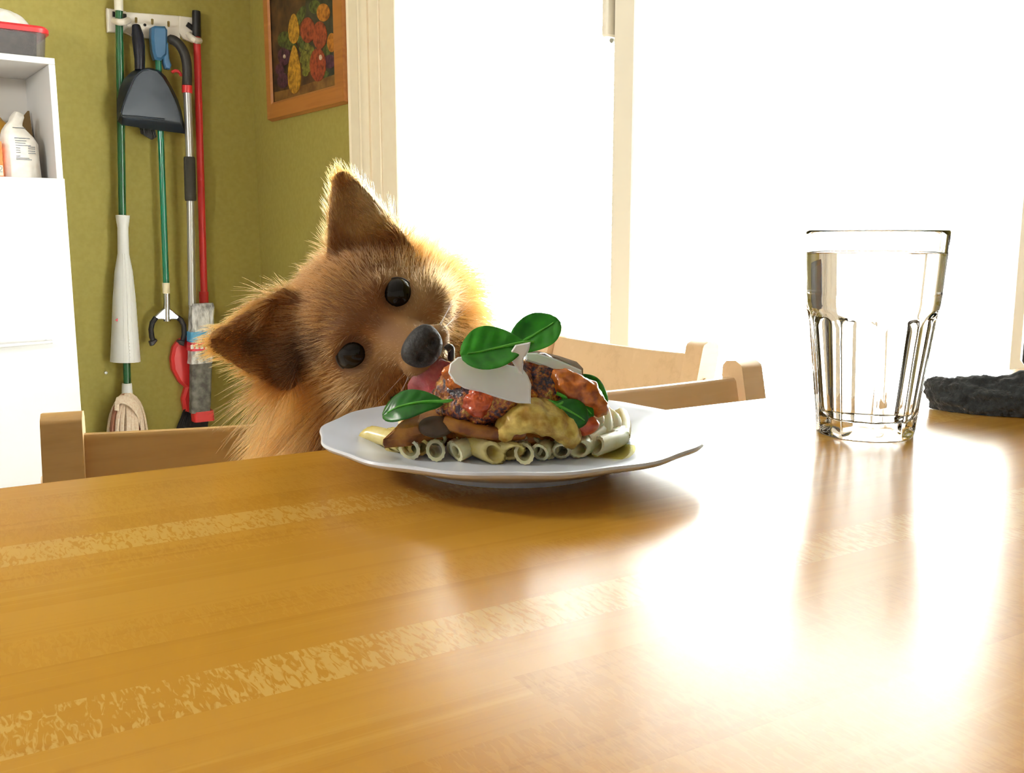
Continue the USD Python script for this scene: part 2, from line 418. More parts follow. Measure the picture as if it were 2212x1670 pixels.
def chair(pr, back, label, mat, width=0.38, htop=0.735, group=None):
    """pr: where the top of the sitter-side right post stands; back: horizontal direction away from the sitter; the chair's right is back x up."""
    back = np.asarray(back, float); back = back / np.linalg.norm(back)
    right = np.array([-back[1], back[0], 0])      # from the sitter's left post towards pr
    right = -right
    tilt = math.tan(math.radians(13))
    zseat = 0.43
    ptop = np.array([pr[0], pr[1], 0.0])
    ref = ptop - back * tilt * (htop - zseat)       # the post at seat height
    c0 = ref - right * width / 2                    # middle of the back at seat height
    F = np.eye(4); F[:3, 0], F[:3, 1] = right, back; F[:3, 2] = (0, 0, 1); F[:3, 3] = (c0[0], c0[1], 0)
    th = thing('dining_chair', label, 'chair', loc=(c0[0], c0[1], 0), rotz=math.atan2(right[1], right[0]), group=group)
    L = lambda m: moved(m, F)
    hw = width / 2
    for s in (-1, 1):
        # the post: profile in (y, z) with a rounded top, thick in x
        yb = lambda z: tilt * (z - zseat) if z > zseat else 0.05 * (zseat - z) / zseat * 1.2
        d = .021
        pts = [(yb(0) - .016, 0), (yb(0) + .016, 0), (yb(zseat) + d, zseat), (yb(htop - .02) + d, htop - .020), (yb(htop - .008) + d - .004, htop - .007), (yb(htop) + d - .012, htop - .001), (yb(htop) - .008, htop + .001), (yb(htop) - d + .002, htop - .004), (yb(htop) - d, htop - .008), (yb(zseat) - d, zseat)]
        e = trimesh.creation.extrude_polygon(Polygon(pts), .036, engine='earcut')
        m = np.eye(4); m[:3, 0] = (0, 1, 0); m[:3, 1] = (0, 0, 1); m[:3, 2] = (1, 0, 0); m[0, 3] = s * hw - .018
        p = obj('back_post', L(moved(e, m)), mat, th, smooth=40)
        zc = htop - .063
        pl = lathe([(.0, 0), (.0062, 0), (.0062, .0012), (.005, .003), (.0, .0036)], 20)
        obj('screw_plug', L(moved(pl, frame_mat((s * (hw + .018), yb(zc), zc), (0, 1, 0), (0, 0, s)))), 'plug_wood', p)
    # the curved top rail between the posts
    zs0, zs1, nseg = htop - .102, htop - .021, 14
    rings = []
    for i in range(nseg + 1):
        x = -hw + .012 + (width - .024) * i / nseg
        q = 1 - (x / hw) ** 2
        bow, low = .018 * q, .012 * q
        za, zb = zs0 - low * .6, zs1 - low * .5
        ya, yc = tilt * (za - zseat) + bow, tilt * (zb - zseat) + bow
        rings.append([(x, ya - .009, za), (x, ya + .009, za), (x, yc + .009, zb - .004), (x, yc + .005, zb), (x, yc - .005, zb), (x, yc - .009, zb - .004)])
    obj('top_rail', L(loft(rings)), mat, th, smooth=40)
    for i in range(4):
        x = -hw + width * (i + 1) / 5
        q = 1 - (x / hw) ** 2
        z0, z1 = zseat + .015, zs0 - .004
        pt = lambda z: (x, tilt * (z - zseat) + .018 * q * (z - z0) / (z1 - z0), z)
        ts = np.linspace(0, 1, 12)
        rr = [.0085 + .006 * math.sin(math.pi * a) ** 2 * (1.0 if a > .1 else .4) for a in ts]
        obj('spindle', L(tube([pt(z0 + (z1 - z0) * a) for a in ts], rr, 14)), mat, th)
    seat = hull([(sx * (hw + .012 - .02 * (y < -.2)), y, z) for sx in (-1, 1) for y in (-.33, -.32, .03, .04) for z in (zseat - .025, zseat)] )
    seat = extrude(Polygon([(-hw - .01, .035), (-hw - .02, -.30), (-hw + .0, -.335), (hw, -.335), (hw + .02, -.30), (hw + .01, .035)]), .03, .006)
    seat.apply_translation([0, -.03, zseat - .03])
    obj('seat', L(seat), mat, th)
    for s in (-1, 1):
        obj('leg', L(tube([(s * (hw - .01), -.33, 0), (s * (hw - .02), -.32, .25), (s * (hw - .025), -.31, zseat - .029)], [.014, .019, .017], 14)), mat, th)
        obj('stretcher', L(tube([(s * (hw - .016), -.325, .17), (s * (hw - .002), .035, .17)], .009, 10)), mat, th)
    obj('stretcher', L(tube([(-hw + .016, -.326, .22), (hw - .016, -.326, .22)], .009, 10)), mat, th)
    return th

CH1 = at(135, 898, 0.895)
C1D = np.array([.937, .35, 0])
chair(CH1 + C1D * .388, np.array([-C1D[1], C1D[0], 0]), 'honey wooden dining chair that the dog sits on, its back post at the left', 'chair_wood_honey', .388, .733)
CH2 = at(1600, 795, 1.27)
chair(CH2, EN, 'wooden dining chair whose back rail shows over the table just right of the plate', 'chair_wood', .38, .735)
CH3 = at(1520, 737, 1.52)
chair(CH3, U, 'pale wooden spindle-back dining chair standing by the sliding glass door', 'chair_wood', .38, CH3[2])

# ---------------------------------------------------------------- the tall white cabinet
plain('cabinet_white', (0.73, 0.735, 0.735), 0.4)
plain('cabinet_inside', (0.80, 0.79, 0.76), 0.6)
KQ = 0.36                                                     # its front stands this far from the tool wall
ku1, kz1 = on_tool(118, 126, KQ)
ku0 = ku1 - 0.62
kd = on_tool(112, 385, KQ)[1]                                  # the niche's floor
pt_ = .018
cab = thing('tall_cabinet', 'tall white cabinet with an open niche at the top, by the left wall', 'cabinet', loc=rp((ku0 + ku1) / 2, -KQ / 2, 0), rotz=TH)
obj('side_panel', rbox(ku1 - pt_, ku1, -KQ, -.004, 0, kz1 - pt_ - .0005, .001), 'cabinet_white', cab)
obj('side_panel', rbox(ku0, ku0 + pt_, -KQ, -.004, 0, kz1 - pt_ - .0005, .001), 'cabinet_white', cab)
obj('top_panel', rbox(ku0, ku1, -KQ, -.004, kz1 - pt_, kz1, .001), 'cabinet_white', cab)
obj('back_panel', rbox(ku0 + pt_, ku1 - pt_, -.014, -.006, .05, kz1 - pt_ - .0005), 'cabinet_inside', cab)
obj('shelf', rbox(ku0 + pt_, ku1 - pt_, -KQ + .003, -.015, kd - pt_, kd), 'cabinet_inside', cab)
obj('plinth', rbox(ku0 + pt_, ku1 - pt_, -KQ + .03, -KQ + .045, 0, .07), 'cabinet_white', cab)
dr = obj('door', rbox(ku0 + .001, ku1 - .0005, -KQ - .019, -KQ - .001, .075, kd - .001, .0012), 'cabinet_white', cab)
hu1, hz1 = on_tool(112, 738, KQ + .04)
obj('handle', [rp(0, 0, 0) * 0 + m if False else m for m in [room(tube([(hu1 - .17, -KQ - .045, hz1 - .004), (hu1, -KQ - .045, hz1)], .0055, 12)), room(tube([(hu1 - .012, -KQ - .045, hz1), (hu1 - .012, -KQ - .018, hz1)], .0045, 10)), room(tube([(hu1 - .155, -KQ - .045, hz1 - .004), (hu1 - .155, -KQ - .018, hz1 - .004)], .0045, 10))]], 'cabinet_white', dr)

# what stands in and on the cabinet
mottled('paper_white', (0.80, 0.76, 0.68), (0.86, 0.83, 0.77), scale=40, rough=0.7, bump=0.2, dist=.004)
plain('print_grey', (0.30, 0.32, 0.36), 0.7)
plain('box_orange', (0.78, 0.16, 0.03), 0.5)
plain('box_cream', (0.85, 0.72, 0.55), 0.5)
plain('bag_amber', (0.62, 0.33, 0.04), 0.4)
plain('bag_brown', (0.20, 0.12, 0.04), 0.5)
plain('lid_red', (0.55, 0.025, 0.03), 0.35)
M('clear_plastic', {'t': ('transparent_bsdf', {'color': (0.86, 0.85, 0.86)}), 'd': ('principled_bsdf', {'base_color': (0.55, 0.53, 0.55), 'roughness': 0.12}), 'x': ('mix_closure', {'fac': 0.12})},
  [('t.BSDF', 'x.closure1'), ('d.BSDF', 'x.closure2')], surface='x.closure')
mottled('dried_food', (0.03, 0.024, 0.016), (0.12, 0.10, 0.07), scale=70, rough=0.8)

def nich(px, py, q):                                            # a point of the niche at depth q behind the cabinet's front
    return on_tool(px, py, KQ - q)
fu0, fz0 = nich(12, 381, .06); fu1, _ = nich(98, 381, .06); fzt = nich(50, 237, .06)[1]
fw = (fu1 - fu0) / 2; fc = (fu0 + fu1) / 2; fh = fzt - kd
bag = thing('flour_bag', 'crumpled white paper flour bag with its top folded over, in the cabinet niche', 'bag', loc=rp(fc, -KQ + .14, kd), rotz=TH)
rings = []
for zz, hx, hy, ox, tw_ in [(0, .94, .9, 0, 0), (.015, 1, 1, 0, 0), (.25, 1.02, 1.02, 0, 0), (.52, .97, .93, 0, .0), (.62, .86, .75, -.02, 0), (.72, .60, .48, -.06, 0), (.80, .42, .34, -.08, .1), (.86, .33, .30, -.02, .2), (.92, .36, .28, .03, .3), (.97, .30, .22, .06, .3), (1.0, .16, .12, .06, .3)]:
    a = np.arange(40) * 2 * np.pi / 40
    sq = lambda c: np.sign(c) * np.abs(c) ** .55
    x, y = fw * hx * sq(np.cos(a)), .058 * hy * sq(np.sin(a))
    rings.append(np.stack([fc + ox * fw * 2 + x * math.cos(tw_) - y * math.sin(tw_), -KQ + .14 + y * math.cos(tw_) + x * math.sin(tw_) * .4, np.full(40, kd + .0005 + fh * zz)], 1))
fb = roughen(loft(rings), .0065, 50, 3, 4)
fb.vertices[:, 2] = np.maximum(fb.vertices[:, 2], kd + .0004)
obj('bag_body', room(fb), 'paper_white', bag, smooth=50)
ink = []
for py, xa, xb in [(272, 34, 62), (283, 34, 63), (296, 36, 78), (302, 36, 60), (307, 36, 58), (312, 37, 70), (318, 38, 47), (323, 38, 47), (328, 38, 47), (336, 38, 46), (340, 38, 66), (343, 38, 72), (316, 64, 80), (320, 64, 80), (325, 64, 80), (330, 64, 80)]:
    ua, za = nich(xa, py, .06); ub, zb = nich(xb, py, .06)
    segs = np.linspace(ua, ub, 5)
    for i in range(4):
        # lay the printed lines on the bag's front face
        o = np.array([[segs[i], -KQ - .05, za], [segs[i + 1], -KQ - .05, za]])
        pts = []
        for pnt in o:
            loc = fb.vertices[np.argmin((fb.vertices[:, 0] - pnt[0]) ** 2 + (fb.vertices[:, 2] - pnt[2]) ** 2 + (fb.vertices[:, 1] > -KQ + .14) * 1.0)]
            pts.append((pnt[0], loc[1] - .0025, pnt[2]))
        ink.append(tube(pts, .0011 if py != 296 else .0018, 4))
obj('printed_lines', room(as_tm(ink)), 'print_grey', bag, kind='stuff')

ou, _ = nich(9, 350, .05); oz = nich(6, 305, .05)[1]
ob = thing('cereal_box', 'orange and cream food box at the left end of the cabinet niche', 'box', loc=rp(ou - .07, -KQ + .09, kd), rotz=TH)
hb = oz - kd
obj('box_body', rbox(ou - .13, ou - .002, -KQ + .055, -KQ + .12, kd + .0004, oz, .001), 'box_orange', ob)
obj('box_label', [rbox(ou - .13, ou - .004, -KQ + .054, -KQ + .0548, kd + .005, kd + hb * .34), rbox(ou - .13, ou - .02, -KQ + .054, -KQ + .0548, kd + hb * .6, kd + hb * .78)], 'box_cream', ob)
t2 = meshkit.text_mesh('2', hb * .16, .0006)
obj('lettering', room(moved(t2, frame_mat((ou - .018, -KQ + .0538, kd + hb * .15), (1, 0, 0), (0, 0, 1)))), 'print_grey', ob, smooth=False)

yb_ = single('amber_bag', room(roughen(ball((fc - .06, -KQ + .25, kd + .105), (.075, .04, .104)), .008, 30, 5)), 'bag_amber', 'amber plastic food bag behind the flour bag in the niche', 'bag')
bu, _ = nich(80, 300, .25); bz = nich(84, 238, .25)[1]; bu = min(bu, ku1 - pt_ - .0265)
pk = room(roughen(loft([[(bu - .026, -.10, kd + .0006), (bu + .022, -.10, kd + .0006), (bu + .024, -.045, kd + .0006), (bu - .026, -.045, kd + .0006)], [(bu - .026, -.10, kd + .11), (bu + .022, -.10, kd + .11), (bu + .022, -.05, kd + .11), (bu - .026, -.05, kd + .11)], [(bu - .01, -.078, bz - .03), (bu + .021, -.078, bz - .03), (bu + .021, -.066, bz - .03), (bu - .01, -.066, bz - .03)], [(bu + .015, -.074, bz), (bu + .02, -.074, bz), (bu + .02, -.07, bz), (bu + .015, -.07, bz)]]), .002, 60))
single('snack_packet', pk, 'bag_brown', 'dark brown packet with a pointed corner at the back right of the niche', 'packet')

# the lidded tub on top
cu1, _ = on_tool(108, 100, KQ - .06); cu1b = cu1 - .012
cz = on_tool(60, 64, KQ - .06)[1] - kz1
cy0, cy1 = -KQ + .05, -KQ + .25
cu0 = cu1 - .30
def rrect(x0, x1, y0, y1, r, n=6):
    return np.array([(cx + r * math.cos(a), cy + r * math.sin(a)) for cx, cy, a0 in ((x1 - r, y1 - r, 0), (x0 + r, y1 - r, .5), (x0 + r, y0 + r, 1), (x1 - r, y0 + r, 1.5)) for a in np.linspace(a0 * np.pi, (a0 + .5) * np.pi, n)])
def rr3(x0, x1, y0, y1, r, z): p = rrect(x0, x1, y0, y1, r); return np.c_[p, np.full(len(p), z)]
tub = thing('food_container', 'clear plastic food container with a red lid on top of the cabinet', 'container', loc=rp((cu0 + cu1) / 2, (cy0 + cy1) / 2, kz1), rotz=TH)
i_ = .012
obj('container_body', room(loft([rr3(cu0 + i_, cu1 - i_, cy0 + i_, cy1 - i_, .025, kz1 + .0005), rr3(cu0 + .004, cu1 - .004, cy0 + .004, cy1 - .004, .03, kz1 + cz), rr3(cu0 + .006, cu1 - .006, cy0 + .006, cy1 - .006, .028, kz1 + cz), rr3(cu0 + i_ + .002, cu1 - i_ - .002, cy0 + i_ + .002, cy1 - i_ - .002, .023, kz1 + .003)])), 'clear_plastic', tub)
obj('container_contents', room(roughen(loft([rr3(cu0 + i_ + .006, cu1 - i_ - .022, cy0 + i_ + .006, cy1 - i_ - .006, .02, kz1 + .005), rr3(cu0 + .014, cu1 - .03, cy0 + .014, cy1 - .014, .02, kz1 + cz * .9)]), .002, 90)), 'dried_food', tub)
lidz = kz1 + cz
obj('lid', room(loft([rr3(cu0 - .003, cu1 + .003, cy0 - .003, cy1 + .003, .034, lidz - .006), rr3(cu0 - .003, cu1 + .003, cy0 - .003, cy1 + .003, .034, lidz + .006), rr3(cu0 + .003, cu1 - .003, cy0 + .003, cy1 - .003, .03, lidz + .013)])), 'lid_red', tub)
wu, wz = on_tool(73, 50, KQ - .1)
wb = ball((wu - .10, -KQ + .15, lidz + .013), (.10, .06, on_tool(20, 20, KQ - .15)[1] - lidz - .013), 4)
wb.vertices[:, 2] = np.maximum(wb.vertices[:, 2], lidz + .0134)
single('paper_bundle', room(roughen(wb, .003, 50, 9)), 'paper_white', 'rounded off-white paper bag lying on the red lid', 'bag', smooth=50)

# ---------------------------------------------------------------- the cleaning tools on the wall
plain('rack_white', (0.82, 0.76, 0.66), 0.4)
plain('brass', (0.55, 0.40, 0.16), 0.35, metallic=0.8)
plain('pole_green', (0.008, 0.085, 0.030), 0.25, coat_weight=0.5)
plain('pole_green_bright', (0.005, 0.16, 0.085), 0.2, coat_weight=0.5)
plain('pole_white', (0.82, 0.78, 0.66), 0.4)
plain('plastic_white', (0.91, 0.91, 0.90), 0.35)
mottled('mop_yarn', (0.55, 0.36, 0.23), (0.80, 0.62, 0.45), scale=150, rough=0.9, bump=0.4)
mottled('mop_yarn_pale', (0.86, 0.66, 0.48), (0.95, 0.80, 0.63), scale=150, rough=0.9, bump=0.4)
plain('mop_stain', (0.38, 0.16, 0.10), 0.9)
plain('dustpan_grey', (0.014, 0.022, 0.036), 0.36, specular_ior_level=0.4)
plain('handle_navy', (0.010, 0.012, 0.022), 0.25)
plain('rubber_black', (0.012, 0.012, 0.014), 0.45)
plain('handle_blue', (0.035, 0.13, 0.27), 0.4)
plain('chrome', (0.62, 0.63, 0.64), 0.22, metallic=1.0)
plain('tape_cream', (0.80, 0.72, 0.50), 0.5)
plain('foam_grey', (0.045, 0.043, 0.035), 0.85)
plain('handle_charcoal', (0.035, 0.033, 0.030), 0.5)
plain('plastic_red', (0.52, 0.022, 0.022), 0.35)
plain('silver_paint', (0.50, 0.49, 0.47), 0.35, metallic=0.7)
mottled('plastic_wrap', (0.30, 0.30, 0.30), (0.85, 0.85, 0.85), scale=60, stretch=(1, 1, .4), rough=0.12, bump=0.8, dist=.01, coat_weight=0.6)
mottled('mop_head_grey', (0.10, 0.095, 0.085), (0.24, 0.23, 0.20), scale=40, rough=0.8)
plain('label_blue', (0.10, 0.38, 0.66), 0.4)
plain('label_red', (0.62, 0.03, 0.06), 0.4)

def wp(px, py, off): return tw(px, py, off)
def wtube(pts, off, r, sides=14, n=None):
    """A tube through pixels of the wall, off in front of it (off may be a list)."""
    offs = np.broadcast_to(off, (len(pts),))
    p = [wp(x, y, o) for (x, y), o in zip(pts, offs)]
    return tube(spline(p, n) if n else p, r, sides)
PXM = 1 / (F_PX / np.linalg.norm((wp(330, 300, .03) - CAM)[:2]) * 1.0)      # metres per pixel at the tools
def wpoly(px_list, off, h, bevel=0.0):
    """A plate with a pixel outline on the wall, its back off from the wall, h thick."""
    pts = [on_tool(x, y, off + h) for x, y in px_list]
    m = extrude(Polygon(pts), h, bevel)
    return moved(m, frame_mat(rp(0, -off, 0), U, (0, 0, 1)))      # x->u, y->z, z-> out of the wall
# x cross y here points to -q, out of the wall
def base_of(pts, off): p = wp(*pts, off); return (p[0], p[1], p[2])

# rack
rk = thing('tool_rack', 'white plastic tool rack with end clips screwed to the olive wall', 'rack', loc=base_of((330, 55), 0.002), rotz=TH)
obj('rack_panel', wpoly([(266, 25), (388, 34), (390, 86), (340, 84), (290, 80), (264, 68)], .001, .012, .003), 'rack_white', rk)
for name, pl in (('clip', [(231, 17), (272, 24), (276, 50), (276, 60), (264, 70), (233, 69)]), ('clip', [(388, 34), (421, 38), (424, 50), (420, 62), (431, 80), (431, 91), (418, 92), (398, 84), (388, 70)])):
    obj(name, wpoly(pl, .001, .016, .003), 'rack_white', rk)
for (a, b, c, dd) in (((247, 45), (277, 44), (262, 48), .072), ((408, 75), (431, 88), (420, 86), .066)):
    obj('clip_arm', tube(spline([wp(*a, .018), wp(c[0], c[1], dd), wp(*b, .035)], 10), .011, 12), 'rack_white', rk)
for (a, b) in (((243, 30), (272, 36)), ((404, 52), (420, 64))):
    obj('clip_roller', wtube([a, b], .022, .0085, 14), 'rubber_black', rk)
for x, y in ((294, 45), (329, 48), (364, 53)):
    obj('hook', tube(spline([wp(x, y, .012), wp(x, y + 2, .035), wp(x, y - 6, .05)], 8), .0042, 10), 'brass', rk)
obj('screw', moved(lathe([(.0, 0), (.005, 0), (.0045, .002), (.0, .003)], 14), frame_mat(wp(313, 54, .0135), U, (0, 0, 1))), 'rubber_black', rk)

# twist mop
mp = thing('twist_mop', 'green-handled mop with white wringer sleeve and tan yarn head', 'mop', loc=base_of((275, 960), .055), rotz=TH)
O = .045
obj('handle', wtube([(257, 20), (264, 450), (275, 832)], O, .0125, 16), 'pole_green', mp)
obj('handle_top', wtube([(255, -40), (257, 24)], O, .0145, 16), 'pole_white', mp)
sl = [(465, 13.2), (470, 13.0), (493, 10.2), (548, 10.8), (588, 17), (648, 21.5), (720, 25), (776, 28.2), (781, 28.5)]
ax = lambda y: 265 + (y - 465) * 6 / 316
slv = wtube([(ax(y), y) for y, _ in sl], O, [r * PXM for _, r in sl], 28)
sv = obj('wringer_sleeve', slv, 'plastic_white', mp)
for k in range(5):
    rib = []
    for y, r in sl[3:]:
        rib.append(wp(ax(y) - r * .75 + r * 1.5 * k / 4, y, O) - Q * (PXM * r * math.sqrt(max(0.05, 1 - (.75 - 1.5 * k / 4) ** 2)) - .001))
    obj('sleeve_rib', tube(rib, .0022, 8), 'plastic_white', sv)
for k in range(8):
    a = wp(265 + k * .3, 718 + k * 7.5, O); r = PXM * (25 + k * .4)
    obj('sleeve_slot', moved(box(-.0012, .0012, -.0035, .0035, -.001, .0012), frame_mat(a - Q * (r * .97) + U * .008, U, (0, 0, 1))), 'rubber_black', sv)
obj('brand_mark', moved(extrude([(-.009, 0), (0, .006), (.010, 0), (0, -.006)], .0015), frame_mat(wp(251, 690, O) - Q * PXM * 15 - U * .002, U, (0, 0, 1))), 'label_red', sv)
obj('collar', wtube([(274, 828), (275, 858)], O, [.0165, .019], 20), 'plastic_white', mp)
for k in range(44):
    # flat yarn ribbons that leave the collar and hang in a bell
    a = k * 2 * math.pi / 44 + rng.uniform(-.05, .05)
    rad = .8 + .2 * rng.random() if k % 2 else .45 + .2 * rng.random()
    cx = 275 + 46 * math.cos(a) * rad
    oo = max(.030, O + .012 + .040 * math.sin(a) * rad)
    p = [wp(275 + 6 * math.cos(a), 848 + 3 * rng.random(), O + .012 * math.sin(a)), wp(275 + (cx - 275) * .55, 864 + 5 * rng.random(), O + (oo - O) * .7), wp(275 + (cx - 275) * .85 + rng.uniform(-2, 2), 900, oo), wp(cx, 950 + 10 * rng.random(), oo), wp(cx + rng.uniform(-3, 3), 985 + 12 * rng.random(), oo)]
    yn = tube(spline(p, 12), .0072 + .003 * rng.random(), 8, flat=.55); qv = (yn.vertices - CORNER) @ Q; yn.vertices = yn.vertices - np.outer(np.maximum(qv + .004, 0), Q)
    obj('yarn', yn, ('mop_yarn', 'mop_yarn_pale', 'mop_yarn_pale', 'mop_stain', 'mop_yarn_pale')[rng.randrange(5)], mp)
for k in range(4):
    p = [wp(252, 872 + 5 * k, O + .05), wp(262, 858 + 3 * k, O + .055), wp(280, 862 + 4 * k, O + .06), wp(298, 878 + 6 * k, O + .045), wp(306, 905 + 6 * k, O + .03)]
    obj('yarn', tube(spline(p, 12), .008, 8, flat=.6), 'mop_yarn_pale', mp)

# dustpan, hung by its handle in front of the mop's pole
dp = thing('dustpan', 'dark grey plastic dustpan hanging by its handle from the rack', 'dustpan', loc=base_of((325, 289), .09), rotz=TH)
out = [(263, 270), (254, 262), (252, 244), (253, 215), (258, 190), (268, 170), (284, 155), (300, 148), (322, 146), (344, 152), (358, 165), (371, 187), (384, 215), (392, 240), (398, 268), (400, 289), (360, 284), (310, 277)]
inn = [(264, 250), (262, 243), (268, 222), (276, 200), (284, 182), (292, 166), (300, 158), (308, 152), (322, 150), (338, 154), (352, 168), (365, 190), (377, 215), (385, 238), (389, 254), (389, 263), (355, 258), (308, 253)]
mid = [(a[0] * .35 + b[0] * .65, a[1] * .35 + b[1] * .65) for a, b in zip(out, inn)]
rings = [[wp(x, y, .062) for x, y in out], [wp(x, y, .070) for x, y in out], [wp(x, y, .100) for x, y in mid], [wp(x, y, .107) for x, y in inn]]
obj('pan', loft(rings), 'dustpan_grey', dp, smooth=30)
obj('pan_rim', tube([wp(x, y, .106) for x, y in inn[8:2:-1] + inn[2:0:-1] + inn[0:1] + inn[:15:-1]], .0035, 8), 'dustpan_grey', dp)
hd = wtube([(294, 56), (297, 75), (300, 100), (302, 128), (302, 152)], [.058, .068, .078, .082, .085], [.013, .019, .0195, .017, .016], 16, None)
obj('handle', hd, 'handle_navy', dp)

# hand brush behind the dustpan: its bristles peep out below
hb_ = thing('hand_brush', 'black hand brush peeping out below the dustpan', 'brush', loc=base_of((322, 299), .045), rotz=TH)
obj('brush_block', wpoly([(296, 180), (324, 178), (331, 280), (303, 276)], .036, .018, .003), 'rubber_black', hb_)
br = []
for k in range(60):
    x0 = 302 + 30 * rng.random()
    br.append(wtube([(x0, 272), (x0 + (x0 - 312) * .08 + 4, 288 + 14 * (1 - abs(x0 - 323) / 22))], [.046 - .01 * rng.random(), .045], .0022, 4))
obj('bristles', as_tm(br), 'rubber_black', hb_, kind='stuff')

# reacher
rc = thing('reacher_grabber', 'green-tubed reaching grabber with blue grip and black claws', 'grabber', loc=base_of((360, 745), .035), rotz=TH)
obj('tube', wtube([(341, 110), (347, 285), (359, 612)], .0485, .0105, 16), 'pole_green_bright', rc)
obj('grip', wpoly([(329, 58), (336, 55), (358, 56), (363, 64), (363, 100), (362, 118), (350, 130), (336, 128), (331, 112), (328, 80)], .036, .034, .008), 'handle_blue', rc)
obj('trigger', wpoly([(352, 92), (364, 92), (367, 128), (371, 140), (368, 150), (358, 148), (354, 136)], .044, .020, .004), 'handle_blue', rc)
obj('trigger_hook', wtube([(372, 157), (377, 153), (384, 154), (391, 165)], .052, .0055, 10, 10), 'plastic_red', rc)
obj('tape_band', wtube([(358.6, 611), (359.4, 634)], .052, .0125, 16), 'tape_cream', rc)
obj('chrome_sleeve', wtube([(359.4, 632), (360.5, 694)], .052, .0115, 16), 'chrome', rc)
for s, pts in ((-1, [(361, 662), (350, 670), (335, 684), (337, 690), (352, 690), (364, 694)]), (1, [(361, 662), (373, 671), (388, 684), (386, 691), (372, 690), (358, 694)])):
    obj('jaw_bracket', wpoly(pts if s < 0 else pts[::-1], .044, .016, .003), 'chrome', rc)
obj('claw', wtube([(337, 686), (329, 697), (326, 712), (328, 728), (332, 738)], .052, [.0095, .0095, .009, .0095, .008], 12), 'rubber_black', rc)
obj('claw', wtube([(383, 686), (391, 691), (397, 703), (398, 722), (394, 738)], .052, [.0095, .0095, .009, .0095, .008], 12), 'rubber_black', rc)
for tip in ([(324, 738), (338, 732), (341, 736), (333, 746), (327, 748)], [(388, 734), (400, 736), (398, 748), (392, 746), (384, 738)]):
    obj('claw_tip', wpoly(tip, .042, .020, .003), 'rubber_black', rc)

# broom
bm = thing('push_broom', 'red-handled broom with black bristles, its head low behind the wrapped mop', 'broom', loc=base_of((420, 950), .035), rotz=TH)
O2 = .034
obj('handle', wtube([(425, 78), (441, 640)], [.036, .024], .0125, 16), 'plastic_red', bm)
obj('handle_cap', wtube([(424, 24), (424, 30), (425, 80)], .036, [.0135, .0145, .0145], 16), 'rubber_black', bm)
obj('ferrule', wtube([(440, 630), (441, 665)], .023, [.017, .0165], 16), 'plastic_red', bm)
obj('broom_head', wpoly([(436, 660), (448, 660), (452, 760), (458, 900), (400, 890), (395, 862), (402, 838), (388, 826), (374, 800), (371, 775), (376, 750), (388, 734), (404, 728), (425, 715)], .003, .030, .009), 'plastic_red', bm)
br = []
for k in range(170):
    a = rng.random()
    x0 = 398 + 54 * a
    br.append(wtube([(x0, 884), (x0 - 14 + 10 * a, 920), (x0 - 34 + 30 * a + rng.uniform(-4, 4), 965 + 12 * rng.random())], [.015 + .012 * rng.random(), .02, .02], .0025, 4))
obj('bristles', as_tm(br), 'rubber_black', bm, kind='stuff')

# flat mop in its shop wrapping
fm = thing('wrapped_mop', 'silver-poled mop with curved charcoal handle, its head still in clear plastic', 'mop', loc=base_of((435, 885), .09), rotz=TH)
O3 = .082
obj('curved_handle', tube(spline([wp(364, 86, .05), wp(375, 87, .06), wp(388, 98, .072), wp(399, 118, O3), wp(404, 145, O3), wp(404, 186, O3)], 26), [.012] + [.0165] * 25, 16), 'handle_charcoal', fm)
obj('ring', wtube([(404, 185), (404.5, 201)], O3, .0175, 18), 'plastic_red', fm)
obj('pole', wtube([(404.5, 199), (410, 338), (415, 660)], O3, .0135, 18), 'silver_paint', fm)
obj('foam_grip', wtube([(409, 339), (409.2, 343), (411.5, 430), (411.7, 434)], O3, [.0175, .0195, .0195, .0175], 18), 'foam_grey', fm)
def wring(x0, x1, y, r, o0, o1):
    u0, z = on_tool(x0, y, O3); u1, _ = on_tool(x1, y, O3)
    p = rrect(u0, u1, -o1, -o0, r); return [rp(a, b, z) for a, b in p]
wr = loft([wring(409, 452, 892, .01, .055, .10), wring(409, 454, 884, .012, .05, .105), wring(409, 458, 790, .012, .05, .105), wring(411, 460, 664, .012, .05, .105), wring(413, 458, 656, .01, .056, .10)])
obj('mop_head', loft([wring(412, 452, 893, .01, .057, .098), wring(412, 454, 880, .012, .054, .10), wring(413, 457, 775, .012, .054, .10), wring(416, 455, 770, .012, .06, .095)]), 'mop_head_grey', fm)
obj('plastic_wrapping', roughen(loft([wring(409, 458, 786, .012, .05, .105)] + [wring(409 + (790 - y) * .02 + (k % 2) * .5, 459 + (790 - y) * .01, y, .012, .05, .105) for k, y in enumerate(range(775, 664, -10))] + [wring(411, 460, 664, .012, .05, .105), wring(413, 458, 656, .01, .056, .10)]), .0025, 60, 4), 'plastic_wrap', fm, smooth=60)
for nm, y0, y1, mt in (('blue_band', 738, 717, 'label_blue'), ('red_band', 758, 740, 'label_red')):
    lb = obj(nm, loft([wring(408, 459.5, y0, .013, .047, .1085), wring(408.4, 459.8, y1, .013, .047, .1085)]), mt, fm)
obj('red_foot', loft([wring(418, 462, 912, .012, .05, .10), wring(416, 460, 890, .012, .05, .10)]), 'plastic_red', fm)
for k in range(4):
    a = wp(415 + 10.5 * k, 749, O3 + .029)
    obj('band_mark', moved(extrude([(-.0055, -.008), (.0055, -.008), (.0035, .008), (-.0055, .005)], .0008), frame_mat(a, U, (0, 0, 1))), 'plastic_white', lb)

